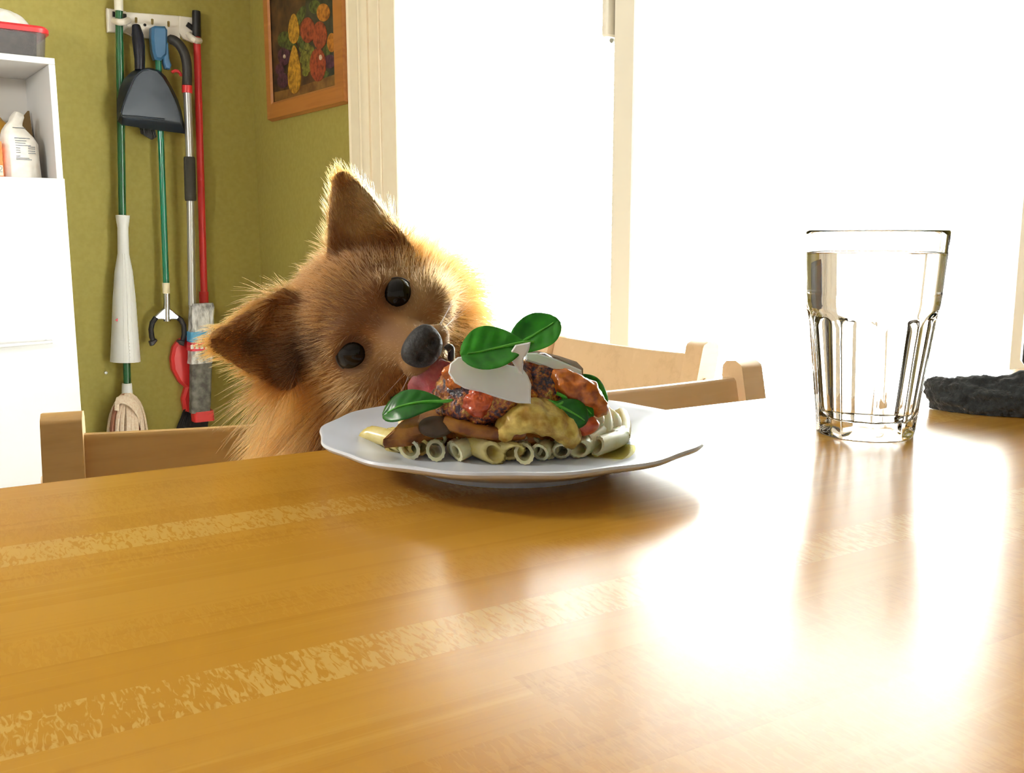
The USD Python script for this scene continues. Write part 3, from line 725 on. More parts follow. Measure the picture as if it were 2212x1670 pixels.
nl = moved(lathe([(.0, .0), (.004, 0), (.005, .002), (.005, .008), (.0, .0095)], 14), frame_mat(wp(228, 805, .001), U, (0, 0, 1)))
single('wall_anchor', nl, 'plastic_white', 'tiny white wall anchor in the olive wall beside the mop sleeve', 'wall anchor')

# ---------------------------------------------------------------- the framed still life on the window wall
wood('frame_wood', (0.30, 0.10, 0.022), (0.38, 0.14, 0.032), (0.45, 0.18, 0.045), TH + math.pi / 2, rough=0.4, along=4, across=80)
mottled('canvas_dark', (0.020, 0.014, 0.008), (0.12, 0.058, 0.02), scale=16, rough=0.5)
mottled('canvas_green', (0.018, 0.022, 0.014), (0.05, 0.055, 0.035), scale=22, rough=0.5)
mottled('canvas_table', (0.12, 0.055, 0.015), (0.22, 0.11, 0.03), scale=25, rough=0.5)
for nm, a, b in (('paint_yellow', (0.50, 0.20, 0.012), (0.72, 0.36, 0.04)), ('paint_orange', (0.40, 0.10, 0.012), (0.62, 0.22, 0.03)), ('paint_red', (0.22, 0.025, 0.012), (0.45, 0.08, 0.03)),
                 ('paint_plum', (0.035, 0.010, 0.025), (0.14, 0.05, 0.09)), ('paint_grape', (0.10, 0.10, 0.012), (0.28, 0.27, 0.05)), ('paint_leaf', (0.03, 0.06, 0.012), (0.13, 0.16, 0.04)), ('paint_glint', (0.75, 0.55, 0.35), (0.85, 0.68, 0.5))):
    mottled(nm, tuple(.30 * v for v in a), tuple(.72 * v for v in b), scale=70, rough=0.45, lo=.3, hi=.62)
def winp(px, py, off): q, z = on_win(px, py, off); return rp(-off, q, z)
FO = .022
q_l, _ = on_win(572, 150, FO); q_r, _ = on_win(756, 150, FO)
z_b = on_win(578, 262, FO)[1]; z_t = z_b + .62
iq_l, iz_b = on_win(591, 221, .012); iq_r = q_r + .052
q_r = min(q_r, 99)
q_r = max(q_r, -T0 + .003); iq_r = on_win(724, 150, .012)[0]
pic = thing('framed_painting', 'fruit still life in an orange-brown wooden frame on the wall beside the door', 'painting', loc=rp(-.01, (q_l + q_r) / 2, z_b), rotz=TH)
it = z_t - (iz_b - z_b)
obj('frame_rail', [room(hull([(-.002, q_l, z_b), (-.002, q_r, z_b), (-.012, iq_l, iz_b), (-.012, iq_r, iz_b), (-.002, iq_l, iz_b), (-.002, iq_r, iz_b), (-FO, q_l - .006, z_b + .006), (-FO, q_r + .006, z_b + .006), (-FO + .003, iq_l + .008, iz_b - .008), (-FO + .003, iq_r - .008, iz_b - .008)]))], 'frame_wood', pic, smooth=20)
obj('frame_rail', [room(hull([(-.002, q_l, z_t), (-.002, q_r, z_t), (-.012, iq_l, it), (-.012, iq_r, it), (-FO, q_l - .006, z_t - .006), (-FO, q_r + .006, z_t - .006)]))], 'frame_wood', pic, smooth=20)
obj('frame_stile', [room(hull([(-.002, q_l, z_b), (-.002, q_l, z_t), (-.012, iq_l, iz_b), (-.012, iq_l, it), (-FO, q_l - .006, z_b + .006), (-FO, q_l - .006, z_t - .006), (-FO + .003, iq_l + .008, iz_b - .008), (-FO + .003, iq_l + .008, it + .008)]))], 'frame_wood', pic, smooth=20)
obj('frame_stile', [room(hull([(-.002, q_r, z_b), (-.002, q_r, z_t), (-.012, iq_r, iz_b), (-.012, iq_r, it), (-FO, q_r + .006, z_b + .006), (-FO, q_r + .006, z_t - .006), (-FO + .003, iq_r - .008, iz_b - .008), (-FO + .003, iq_r - .008, it + .008)]))], 'frame_wood', pic, smooth=20)
CO = .008
cv = obj('canvas', rbox(-CO, -.002, iq_r - .01, iq_l + .01, iz_b - .01, it + .01), 'canvas_dark', pic)
def daub(name, pts, mat, h=.0016, parent=None):
    if mat not in ('canvas_green', 'canvas_table', 'paint_glint'):
        m0 = np.mean(pts, axis=0); pts = [tuple(m0 + (np.array(p) - m0) * 1.18) for p in pts]
    q = [on_win(x, y, CO + h) for x, y in pts]
    c = Polygon([(-a, b) for a, b in q]).buffer(.004).buffer(-.003)
    m = extrude(c, h)
    return obj(name, moved(m, frame_mat(rp(-CO + .0003, 0, 0), -Q, (0, 0, 1))), mat, cv)
def oval(x, y, w, h, n=20, tip=0.0, ang=0.0):
    o = []
    for a in np.linspace(0, 2 * math.pi, n, endpoint=False):
        px_, py_ = math.cos(a) * w / 2, math.sin(a) * h / 2
        px_ *= 1 - tip * (0.5 - math.sin(a) / 2)
        o.append((x + px_ * math.cos(ang) - py_ * math.sin(ang), y + px_ * math.sin(ang) + py_ * math.cos(ang)))
    return o
daub('painted_backdrop', [(670, -60), (724, -60), (724, 170), (700, 178), (668, 150), (652, 60)], 'canvas_green', .0005)
daub('painted_tabletop', [(592, 200), (640, 190), (727, 160), (727, 186), (592, 219)], 'canvas_table', .0006)
daub('painted_leaf', oval(615, 86, 26, 30), 'paint_leaf', .0010)
daub('painted_leaf', oval(648, 35, 14, 40, ang=.4), 'paint_leaf', .0010)
daub('painted_leaf', oval(680, 15, 22, 24), 'paint_leaf', .0010)
daub('painted_leaf', oval(706, 108, 14, 22), 'paint_leaf', .0010)
daub('painted_plum', oval(613, 122, 22, 32), 'paint_plum', .0014)
daub('painted_plum', oval(610, 174, 20, 28), 'paint_plum', .0020)
daub('painted_plum', oval(712, 133, 22, 24), 'paint_plum', .0014)
for k, (x, y) in enumerate([(652, 105), (662, 100), (671, 106), (656, 117), (666, 116), (672, 122), (653, 129), (661, 131), (669, 136), (657, 143), (665, 148), (659, 157)]):
    daub('painted_grape', oval(x, y, 11, 13, 12), 'paint_grape', .0012 + .0001 * (k % 4))
daub('painted_pear', oval(634, 62, 23, 54, tip=.35), 'paint_yellow', .0020)
daub('painted_apple', oval(664, 65, 26, 46), 'paint_red', .0016)
daub('painted_apple', oval(690, 76, 26, 50), 'paint_red', .0018)
daub('painted_peach', oval(698, 27, 24, 32), 'paint_orange', .0014)
daub('painted_gourd', oval(635, 150, 30, 88, tip=.55), 'paint_yellow', .0026)
daub('painted_apple', oval(686, 140, 29, 60), 'paint_red', .0024)
daub('painted_plum', oval(604, 150, 16, 20), 'paint_plum', .0012)
daub('painted_leaf', oval(650, 92, 12, 26, ang=-.4), 'paint_leaf', .0013)
daub('painted_leaf', oval(627, 100, 24, 12), 'paint_leaf', .0016)
daub('painted_leaf', oval(700, 160, 16, 12), 'paint_leaf', .0013)
daub('painted_pear', oval(716, 92, 16, 34), 'paint_orange', .0012)
daub('painted_glint', oval(692, 124, 6, 11, 10), 'paint_glint', .0030)
daub('painted_glint', oval(614, 122, 5, 8, 10), 'paint_glint', .0020)

# ---------------------------------------------------------------- the plate of pasta
plain('porcelain', (0.70, 0.745, 0.86), 0.25, specular_ior_level=0.35)
PC = np.array([0.0005, 0.580, TABLE])
PR = .1185
prof = [(.0, .0045), (.055, .0045), (.0575, .0), (.0625, .0), (.0640, .0035), (.080, .0075), (.098, .0135), (.112, .0178), (.1165, .0192), (PR - .0006, .0205), (PR, .0215), (PR - .0006, .0228), (.1165, .0230), (.110, .0212), (.095, .0170), (.084, .0138), (.078, .0112), (.070, .0095), (.0, .0090)]
pm = lathe(prof, 120, PC, caps=False)
a_ = np.arctan2(pm.vertices[:, 1] - PC[1], pm.vertices[:, 0] - PC[0]); r_ = np.hypot(pm.vertices[:, 0] - PC[0], pm.vertices[:, 1] - PC[1])
wv = np.clip((r_ - .085) / .03, 0, 1) * .0012 * np.cos(a_ * 14)
pm.vertices[:, 0] += np.cos(a_) * wv; pm.vertices[:, 1] += np.sin(a_) * wv
single('dinner_plate', pm, 'porcelain', 'wide white porcelain plate at the table edge, loaded with pasta', 'plate', smooth=40)

mottled('pasta', (0.74, 0.66, 0.38), (0.84, 0.78, 0.55), scale=90, rough=0.35, subsurface_weight=0.15, subsurface_scale=0.004)
mottled('pasta_oily', (0.64, 0.50, 0.13), (0.78, 0.66, 0.30), scale=90, rough=0.28)
mottled('sauce_brown', (0.16, 0.045, 0.008), (0.42, 0.16, 0.02), scale=70, rough=0.25, bump=0.4, dist=.004)
mottled('tomato_red', (0.30, 0.03, 0.006), (0.52, 0.075, 0.012), scale=150, rough=0.25, bump=0.3, dist=.003, coat_weight=0.4)
mottled('tomato_cooked', (0.22, 0.045, 0.008), (0.62, 0.15, 0.015), scale=130, rough=0.25, bump=0.4, dist=.003, coat_weight=0.3)
mottled('zucchini_gold', (0.30, 0.15, 0.012), (0.66, 0.48, 0.12), scale=110, rough=0.35, bump=0.3, dist=.004)
mottled('cheese_white', (0.84, 0.83, 0.81), (0.88, 0.87, 0.85), scale=60, rough=0.4, subsurface_weight=0.2, subsurface_scale=.004)
plain('cheese_rind', (0.34, 0.25, 0.19), 0.5)
M('seared', {'g': ('geometry', {}), 'n': ('noise_texture', {'scale': 95, 'detail': 5, 'roughness': 0.65}), 'n2': ('noise_texture', {'scale': 420, 'detail': 3}), 'x': ('mix', {'mix_type': 'mix', 'fac': 0.35}), 'bw': ('rgb_to_bw', {}),
             'r': ('rgb_ramp', {'ramp': [(0.36, (0.012, 0.008, 0.020)), (0.45, (0.05, 0.018, 0.035)), (0.50, (0.24, 0.06, 0.02)), (0.545, (0.38, 0.12, 0.022)), (0.60, (0.50, 0.30, 0.05)), (0.68, (0.10, 0.04, 0.06))]}),
             'b': ('bump', {'strength': 0.5, 'distance': 0.004}), 'p': ('principled_bsdf', {'roughness': 0.28, 'coat_weight': 0.3})},
  [('g.position', 'n.vector'), ('g.position', 'n2.vector'), ('n.fac', 'x.color1'), ('n2.fac', 'x.color2'), ('x.color', 'bw.color'), ('bw.val', 'r.fac'), ('r.color', 'p.base_color'), ('n2.fac', 'b.height'), ('b.normal', 'p.normal')])
def leafy(name, a, b):
    M(name, {'g': ('geometry', {}), 'n': ('noise_texture', {'scale': 60, 'detail': 3}), 'r': ('rgb_ramp', {'ramp': [(0.35, a), (0.65, b)]}), 'p': ('principled_bsdf', {'roughness': 0.32}), 't': ('translucent_bsdf', {}), 'x': ('mix_closure', {'fac': 0.35})},
      [('g.position', 'n.vector'), ('n.fac', 'r.fac'), ('r.color', 'p.base_color'), ('r.color', 't.color'), ('p.BSDF', 'x.closure1'), ('t.BSDF', 'x.closure2')], surface='x.closure')
leafy('basil', (0.012, 0.17, 0.006), (0.04, 0.32, 0.012))
leafy('basil_dark', (0.008, 0.09, 0.006), (0.02, 0.20, 0.012))
plain('basil_rib', (0.07, 0.33, 0.02), 0.4)
plain('basil_brown', (0.22, 0.13, 0.06), 0.5)
M('olive_oil', {'t': ('transparent_bsdf', {'color': (0.86, 0.80, 0.45)}), 'g': ('glossy_bsdf', {'roughness': 0.08}), 'x': ('mix_closure', {'fac': 0.08})}, [('t.BSDF', 'x.closure1'), ('g.BSDF', 'x.closure2')], surface='x.closure')

PEN_R = .0054
def penne(p0, p1, label, mat='pasta', r=PEN_R, bend=.0012):
    """A ridged hollow tube with slanted ends from p0 (the end towards us) to p1."""
    p0, p1 = np.asarray(p0, float), np.asarray(p1, float)
    L = np.linalg.norm(p1 - p0); t = (p1 - p0) / L
    a = np.cross(t, [0, 0, 1.0]); a /= np.linalg.norm(a); b = np.cross(a, t)
    ns, sides = 6, 28
    ang = np.arange(sides) * 2 * np.pi / sides
    sl = .8 * rng.choice((-1, 1)); ph = rng.random() * 6.28
    def ring(k, rad, ridge):
        s = k / ns
        rr = rad * (1 + ridge * (np.arange(sides) % 2))
        x, y = rr * np.cos(ang), rr * np.sin(ang)
        along = s * L + sl * (x * math.cos(ph) + y * math.sin(ph)) * (1 - 2 * s) * (1 if s in (0, 1) else .4)
        return p0 + along[:, None] * t + x[:, None] * a + y[:, None] * b + (bend * math.sin(math.pi * s)) * a
    rings = [ring(k, r, .07) for k in range(ns + 1)] + [ring(k, r * .70, 0) for k in range(ns, -1, -1)]
    m = loft(rings, caps=False, closed=True)
    return single('penne', m, mat, label, 'pasta', 'penne heaped on the plate', smooth=50)

def going(px, py, d, yaw, pitch, L):
    p = at(px, py, d); y, q = math.radians(yaw), math.radians(pitch)
    return p, p + L * np.array([math.sin(y) * math.cos(q), math.cos(y) * math.cos(q), math.sin(q)])
FLOOR = TABLE + .0095 + PEN_R + .0006
def rest(p0, p1, lift=0.0):
    """Lay the tube on the plate's well (or lift above it), keeping its line of sight."""
    out = []
    for p in (p0, p1):
        p = np.array(p); z = max(p[2], FLOOR + lift); out.append(np.array([p[0], p[1], z]))
    return out
PN = [(941, 977, .545, -12, 0, .030, 'open-ended penne lowest in the left cluster, facing the camera'), (980, 972, .548, 14, 2, .030, 'open-ended penne right of the lowest one in the left cluster'),
      (905, 967, .552, -28, 0, .030, 'penne left of the lowest one in the left cluster'), (944, 949, .553, -4, 6, .028, 'dark-holed penne stacked on top of the left cluster'),
      (979, 947, .557, 22, 8, .026, 'penne at the upper right of the left cluster, under the brown slice'), (862, 955, .562, -48, 2, .030, 'leftmost penne of the heap, lying askew'),
      (1132, 990, .537, -8, 0, .032, 'open-ended penne lowest in the middle cluster, beside the long diagonal pair'), (1166, 991, .540, 12, 0, .032, 'second penne from the diagonal pair in the bottom row'),
      (1122, 958, .548, -2, 6, .030, 'dark-holed penne above the right end of the diagonal pair'), (1153, 966, .549, 6, 4, .030, 'middle-cluster penne below the golden zucchini slice'),
      (1188, 968, .551, 12, 5, .030, 'penne under the right half of the golden zucchini slice'), (1212, 990, .543, 3, 0, .03, 'third penne from the diagonal pair in the bottom row'),
      (1208, 955, .558, 18, 8, .026, 'penne tucked right under the golden slice'), (1250, 982, .549, 20, 0, .030, 'fourth penne from the diagonal pair in the bottom row'),
      (1290, 976, .556, 32, 0, .030, 'rightmost open-ended penne of the bottom row'), (1268, 955, .562, 28, 8, .028, 'penne above the right end of the bottom row'), (903, 944, .562, -20, 10, .026, 'penne under the left end of the brown slice')]
for px, py, d, yw, pt, L, lb in PN:
    penne(*rest(*going(px, py, d, yw, pt, L)), lb, mat='pasta' if rng.random() < .75 else 'pasta_oily')
for a, b, mt, lb in (((1004, 950, .560), (1068, 996, .538), 'pasta_oily', 'long penne lying diagonally at the front, left one of the pair'), ((1042, 946, .566), (1110, 994, .540), 'pasta_oily', 'long penne lying diagonally at the front, right one of the pair'),
                     ((985, 985, .541), (1018, 958, .560), 'pasta', 'short penne just left of the diagonal pair'),
                     ((1300, 938, .578), (1296, 888, .592), 'pasta', 'penne slanting up at the right of the heap, nearest the tomato'), ((1322, 944, .585), (1316, 893, .602), 'pasta', 'second penne slanting up at the right of the heap'),
                     ((1340, 950, .592), (1338, 905, .612), 'pasta_oily', 'rightmost penne of the heap, slanting up'), ((1282, 925, .572), (1278, 885, .580), 'pasta', 'penne below the orange tomato wedge'),
                     ((884, 985, .549), (878, 948, .566), 'pasta', 'penne standing up the left front of the heap'), ((850, 962, .566), (846, 938, .582), 'pasta_oily', 'oily penne at the far left edge behind the others'), ((1318, 965, .572), (1345, 950, .60), 'pasta', 'penne at the right foot of the heap beside the oil')):
    penne(*rest(at(*a), at(*b)), lb, mat=mt, r=PEN_R * 1.08)

# the sauce heap that carries the toppings
mound = lathe([(.0, .0), (.052, .0), (.056, .006), (.050, .018), (.038, .030), (.020, .038), (.0, .040)], 40, (0, 0, 0))
mound.apply_translation([PC[0] - .003, PC[1] + .022, TABLE + .0140])
single('sauce_heap', roughen(mound.subdivide(), .004, 70, 2), 'sauce_brown', 'glossy brown-red tomato sauce mounded under the toppings', 'sauce', smooth=60)

def slab(px_list, d, thick, wob=.0012, lean=0.0, seed=0, bevel=None):
    """A thin slab whose front face follows the outline at depth d; lean: how much further back its top is, per metre of height."""
    pts = np.array([at(x, y, d) for x, y in px_list])
    c = pts.mean(0)
    ex = np.array([1.0, 0, 0]); ez = np.array([0, math.sin(lean), math.cos(lean)])
    nrm = np.cross(ex, ez)          # towards the camera (-y)
    flat = [((p - c) @ ex, (p[2] - c[2]) / math.cos(lean)) for p in pts]
    poly = Polygon(flat).buffer(.0008).buffer(-.0008)
    m = extrude(poly, thick, bevel if bevel is not None else thick * .3)
    m = trimesh.Trimesh(m.vertices, m.faces, process=True).subdivide().subdivide()
    m = moved(m, frame_mat(c - nrm * thick * .5, ex, ez))
    return roughen(m, wob, 90, seed) if wob else m

single('grilled_slice', slab([(833, 948), (850, 925), (880, 908), (925, 888), (950, 886), (975, 897), (1010, 912), (1060, 925), (1100, 932), (1104, 950), (1050, 946), (1000, 932), (968, 930), (930, 936), (880, 945)], .553, .012, .0035, .9, 4), 'sauce_brown', 'flat slice under brown oily sauce across the front left of the heap', 'vegetable slice', smooth=60)
gp = [at(1092, 938, .548), at(1106, 910, .546), at(1140, 897, .544), at(1180, 903, .544), (at(1215, 925, .547)), at(1240, 952, .550)]
gm = tube(spline(gp, 26), [.003 + .0062 * math.sin(math.pi * (.12 + .8 * k / 25)) ** .7 for k in range(26)], 18, flat=1.7)
single('zucchini_slice', roughen(gm.subdivide(), .0028, 130, 8), 'zucchini_gold', 'golden arched zucchini slice lying over the penne at the front', 'vegetable slice', smooth=60)

pt = thing('seared_patty', 'dark seared eggplant patty in the middle of the heap under the cheese', 'patty', loc=at(1048, 905, .560))
pb = ball((0, 0, 0), (1, 1, 1), 4)
c = at(1048, 848, .562)
pb.vertices = np.sign(pb.vertices) * np.abs(pb.vertices) ** .8 * np.array([.0305, .024, .0185])
pb.apply_transform(trimesh.transformations.rotation_matrix(math.radians(-14), [0, 1, 0])); pb.apply_transform(trimesh.transformations.rotation_matrix(math.radians(22), [1, 0, 0])); pb.apply_translation(c)
obj('patty_body', roughen(pb, .005, 110, 6, 4), 'seared', pt, smooth=60)
obj('tomato_smear', roughen(ball(at(1033, 868, .541), (.0088, .0045, .0095), 4), .0035, 160, 2), 'tomato_red', pt, smooth=60)
obj('tomato_smear', roughen(ball(at(985, 815, .546), (.008, .005, .008), 4), .003, 160, 3), 'tomato_cooked', pt, smooth=60)

p2 = ball(at(1172, 842, .572), (.0165, .016, .021), 4)
single('eggplant_chunk', roughen(p2, .004, 90, 12), 'seared', 'upright charred eggplant chunk between the two cheese shavings', 'vegetable chunk', smooth=60)
p3 = tube(spline([at(1196, 812, .566), at(1225, 832, .560), at(1262, 850, .560), at(1290, 885, .566)], 16), [.005 + .0035 * math.sin(math.pi * k / 15) for k in range(16)], 24)
single('tomato_wedge', roughen(p3.subdivide(), .0045, 130, 5), 'tomato_cooked', 'orange-red tomato wedge on the right shoulder of the heap', 'tomato')
single('tomato_piece', roughen(ball(at(1256, 918, .556), (.010, .007, .0065), 3), .0018, 120, 7), 'tomato_red', 'small red tomato piece low on the right, below the dark basil', 'tomato', smooth=60)
single('tomato_strip', roughen(tube(spline([at(960, 912, .545), at(1020, 928, .542), at(1085, 938, .542), at(1130, 935, .546)], 14), .0042, 12), .0012, 120, 9), 'sauce_brown', 'thin strip of tomato sauce running along the front of the heap', 'sauce')
single('dark_olive', roughen(ball(at(942, 922, .546), (.010, .007, .0065), 3), .001, 120, 17), 'canvas_dark', 'small blackish olive piece on the front left slice', 'olive', smooth=60)

# cheese shavings
cs = slab([(968, 806), (972, 788), (988, 774), (1018, 770), (1060, 776), (1100, 790), (1128, 796), (1140, 812), (1147, 830), (1147, 869), (1118, 868), (1080, 858), (1040, 845), (1005, 838), (982, 826)], .531, .0035, .0004, .30, 3, .0008)
single('cheese_shaving', cs, 'cheese_white', 'broad pale cheese shaving leaning on the front of the heap', 'cheese', smooth=40)
cs2 = slab([(1098, 768), (1113, 746), (1146, 740), (1142, 758), (1131, 775), (1129, 808), (1120, 803), (1108, 784)], .527, .003, .0005, .2, 5, .0008)
single('cheese_shard', cs2, 'cheese_white', 'small jagged cheese shard standing at the basil stem', 'cheese', smooth=40)
pl = thing('cheese_slice', 'thin white cheese slice with brown rind tilted at the right rear of the heap', 'cheese', loc=at(1195, 800, .575))
obj('slice', slab([(1134, 764), (1160, 764), (1205, 778), (1255, 800), (1256, 815), (1215, 806), (1165, 790), (1136, 780)], .568, .010, .0004, .2, 6, .001), 'cheese_white', pl)
obj('rind', slab([(1136, 762), (1150, 757), (1205, 769), (1245, 782), (1259, 796), (1259, 818), (1254, 816), (1250, 800), (1205, 778)], .577, .006, .0004, .2, 7, .001), 'cheese_rind', pl)

def leaf(base, tip, width, up, label, mat='basil', cup=.25, arch=.15, seed=0, brown=False):
    """A basil leaf from base to tip, its upper face towards `up`."""
    base, tip, up = np.asarray(base, float), np.asarray(tip, float), np.asarray(up, float)
    ax_ = tip - base; L = np.linalg.norm(ax_); ax_ /= L
    up = up - ax_ * (up @ ax_); up /= np.linalg.norm(up); side = np.cross(up, ax_)
    nu, nv = 22, 13
    V = []
    for i in range(nu):
        s = i / (nu - 1)
        w = width / 2 * (max(1e-4, math.sin(math.pi * min(1, s * .97 + .02) ** 1.25)) ** .55)
        for j in range(nv):
            v = 2 * j / (nv - 1) - 1
            puff = .06 * width * abs(math.sin(s * 14 + abs(v) * 3)) * (1 - abs(v)) * abs(v) * 2
            h = arch * L * math.sin(math.pi * s) - cup * width * (1 - v * v) * .5 * math.sin(math.pi * s) + puff
            V.append(base + ax_ * s * L + side * v * w + up * h)
    V = np.array(V); V += up * ((meshkit.noise(V * 120, seed) - .5) * .0016)[:, None]
    F = []
    for i in range(nu - 1):
        for j in range(nv - 1):
            q = i * nv + j; F += [[q, q + 1, q + nv + 1], [q, q + nv + 1, q + nv]]
    F = np.array(F)
    nn = len(V); th = .0007
    vv = np.vstack([V, V - up * th])
    rim = [j for j in range(nv)] + [i * nv + nv - 1 for i in range(1, nu)] + [(nu - 1) * nv + j for j in range(nv - 2, -1, -1)] + [i * nv for i in range(nu - 2, 0, -1)]
    R = []
    for k in range(len(rim)):
        a, b = rim[k], rim[(k + 1) % len(rim)]
        R += [[a, nn + a, nn + b], [a, nn + b, b]]
    m = trimesh.Trimesh(vv, np.vstack([F, F[:, ::-1] + nn, R]), process=False)
    o = thing('basil_leaf', label, 'basil', loc=base)
    bl = obj('leaf_blade', m, mat, o, smooth=60)
    midrib = V[np.arange(nu) * nv + nv // 2] + up * .0003
    stem = np.vstack([base - ax_ * L * .16 - up * .001, midrib[:-2]])
    obj('midrib', tube(stem, np.linspace(.0011, .0004, len(stem)), 8), 'basil_rib', o)
    return o
leaf(at(1132, 742, .534), at(996, 770, .524), .030, (-.1, -.75, .65), 'bright basil leaf lying over the top left of the cheese', 'basil', .2, .10, 1)
leaf(at(1098, 757, .533), at(1206, 690, .545), .0245, (-.45, -.85, .35), 'bright basil leaf standing up at the very top, pointing right', 'basil', .25, .06, 2)
leaf(at(956, 868, .545), at(826, 898, .548), .020, (-.1, -.72, .7), 'dark basil leaf sticking out to the left of the heap', 'basil_dark', .1, .16, 3)
leaf(at(1236, 812, .572), at(1312, 868, .575), .016, (.5, -.7, .6), 'green basil leaf draped over the right shoulder of the heap', 'basil', .1, .12, 4)
leaf(at(1212, 872, .547), at(1158, 905, .545), .014, (0, -.8, .6), 'small bright basil leaf at the front beside the golden slice', 'basil', .15, .1, 5)
leaf(at(1196, 872, .548), at(1268, 912, .549), .0175, (.2, -.9, .2), 'dark curled basil leaf below the orange tomato wedge', 'basil_dark', -.3, .08, 6)
leaf(at(1215, 855, .553), at(1282, 900, .556), .014, (.35, -.7, .6), 'green basil leaf folded over the dark curled one', 'basil', .1, .12, 7)
oil = extrude(Polygon([(.060 + .022 * math.cos(a) * (1 + .15 * math.sin(3 * a)), -.014 + .020 * math.sin(a) * (1 + .1 * math.cos(5 * a))) for a in np.linspace(0, 2 * math.pi, 40, endpoint=False)]), .0006)
oil.apply_translation([PC[0], PC[1], TABLE + .0102])
single('oil_puddle', oil, 'olive_oil', 'thin yellowish oil puddle on the plate right of the penne', 'oil')

# ---------------------------------------------------------------- the glass of water
M('clear_glass', {'p': ('principled_bsdf', {'base_color': (1, 1, 1), 'roughness': 0.0, 'ior': 1.50, 'transmission_weight': 1.0})})
M('water', {'p': ('principled_bsdf', {'base_color': (1, 1, 1), 'roughness': 0.0, 'ior': 1.333, 'transmission_weight': 1.0})})
GB = on_z(1865, 956)
GC = np.array([GB[0] * (GB[1] + .0335) / GB[1], GB[1] + .0335, TABLE + .0003])
NF, GH = 10, .1435
def r_out(z):
    return float(np.interp(z, [0, .004, .012, .05, .086, .092, .098, .115, .143], [.0330, .0340, .0347, .0390, .0433, .0447, .0453, .0464, .0481]))
def r_in(z):
    return float(np.interp(z, [.0105, .014, .02, .086, .096, .143], [.0245, .0292, .0305, .0385, .0425, .0460]))
sd = NF * 16
ga = np.arange(sd) * 2 * np.pi / sd + .13
def g_ring(z, r, flute=True):
    a = (ga - .13) * NF / (2 * np.pi)
    x = (a - np.floor(a)) * 2 - 1                       # -1..1 across one flute
    arch = .090 - .010 * np.abs(x) ** 2.2
    k = np.clip((arch - z) / .006, 0, 1); k = k * k * (3 - 2 * k)
    k *= np.clip((z - .0015) / .004, 0, 1) if z < .0055 else 1
    cut = .0027 * (1 - np.abs(x) ** 2.0) * k if flute else 0
    rr = r - cut
    return np.stack([rr * np.cos(ga), rr * np.sin(ga), np.full(sd, z)], 1)
zo = np.r_[0, .0015, .003, .0055, .010, np.linspace(.015, .074, 10), np.linspace(.077, .098, 13), .104, .112, .122, .132, .140, .1425]
rings = [g_ring(z, r_out(z)) for z in zo] + [g_ring(GH, .0474, False), g_ring(GH, .0466, False)] + [g_ring(z, r_in(z), False) for z in np.r_[.1425, np.linspace(.14, .02, 16), .016, .0125]] + [g_ring(.0108, .020, False)]
gl = loft(rings); gl.apply_translation(GC)
single('drinking_glass', gl, 'clear_glass', 'clear fluted drinking glass standing on the right half of the table', 'glass', smooth=50)
WL = .1287
wr_ = [g_ring(.0111, .0195, False)] + [g_ring(z, r_in(z) + .00012, False) for z in np.r_[.0125, .016, np.linspace(.02, WL - .0012, 14)]] + [g_ring(WL, r_in(WL) + .00012, False), g_ring(WL - .0006, r_in(WL) - .0018, False)]
wt = loft(wr_); wt.apply_translation(GC)
single('water', wt, 'water', 'clear water filling most of the fluted drinking glass', 'water', smooth=50)

# ---------------------------------------------------------------- the dark cloth and the black box at the table's right end
mottled('cloth_dark', (0.010, 0.014, 0.017), (0.035, 0.043, 0.048), scale=140, rough=0.95, bump=0.8, dist=.004, sheen_weight=0.25, sheen_roughness=0.6)
sp = spline([at(2003, 822, .775), at(2022, 838, .768), at(2048, 856, .760), at(2085, 864, .752), at(2140, 867, .743), at(2212, 866, .735), at(2300, 868, .725), at(2380, 880, .72)], 60)
rad = np.interp(np.linspace(0, 1, 60), [0, .02, .06, .12, .20, .30, .5, .7, .9, 1], [.002, .0052, .0078, .0108, .0125, .0128, .0145, .017, .015, .006])
cl = tube(sp, rad, 40, flat=1.35)
cl = trimesh.Trimesh(cl.vertices, cl.faces, process=True).subdivide()
d_ = meshkit.fbm(cl.vertices * np.array([40, 60, 130]), 3, 4) - .5
d2_ = meshkit.fbm(cl.vertices * 420, 2, 9) - .5
cl.vertices = cl.vertices + cl.vertex_normals * (d_ * .011 + d2_ * .0022)[:, None]
cl.vertices[:, 2] = np.maximum(cl.vertices[:, 2], TABLE + .0004)
single('knit_cloth', cl, 'cloth_dark', 'crumpled charcoal knit cloth lying to the right of the glass', 'cloth', smooth=60)
plain('box_black', (0.012, 0.012, 0.014), 0.35)
BX = on_z(2196, 797)
bt, bn = ED @ BX, EN @ BX
bk = thing('black_box', 'black box with rounded edges at the far right end of the table', 'box', loc=tp(bt + .06, bn - .055, TABLE), rotz=TA)
obj('box_body', tbox(bt - .001, bt + .12, bn - .105, bn, TABLE + .003, TABLE + .135, .006), 'box_black', bk)
obj('base', tbox(bt + .006, bt + .113, bn - .098, bn - .007, TABLE, TABLE + .003), 'rubber_black', bk)

# ---------------------------------------------------------------- the dog: a small fluffy spitz, sitting on the first chair, its head tilted
HC = at(811, 700, .705)                                 # between the eyes
HY = np.array([-.818, 0.10, .575]); HZ = CAM - HC + np.array([.05, 0, 0.02]); HZ /= np.linalg.norm(HZ)
HY = HY - HZ * (HY @ HZ); HY /= np.linalg.norm(HY); HX = np.cross(HY, HZ)
HR = np.stack([HX, HY, HZ])                             # rows: to face coordinates
def fw(x, y, z): return HC + (HX * x + HY * y + HZ * z) * .001      # face mm to world
def to_face(p): return (np.asarray(p) - HC) @ HR.T * 1000

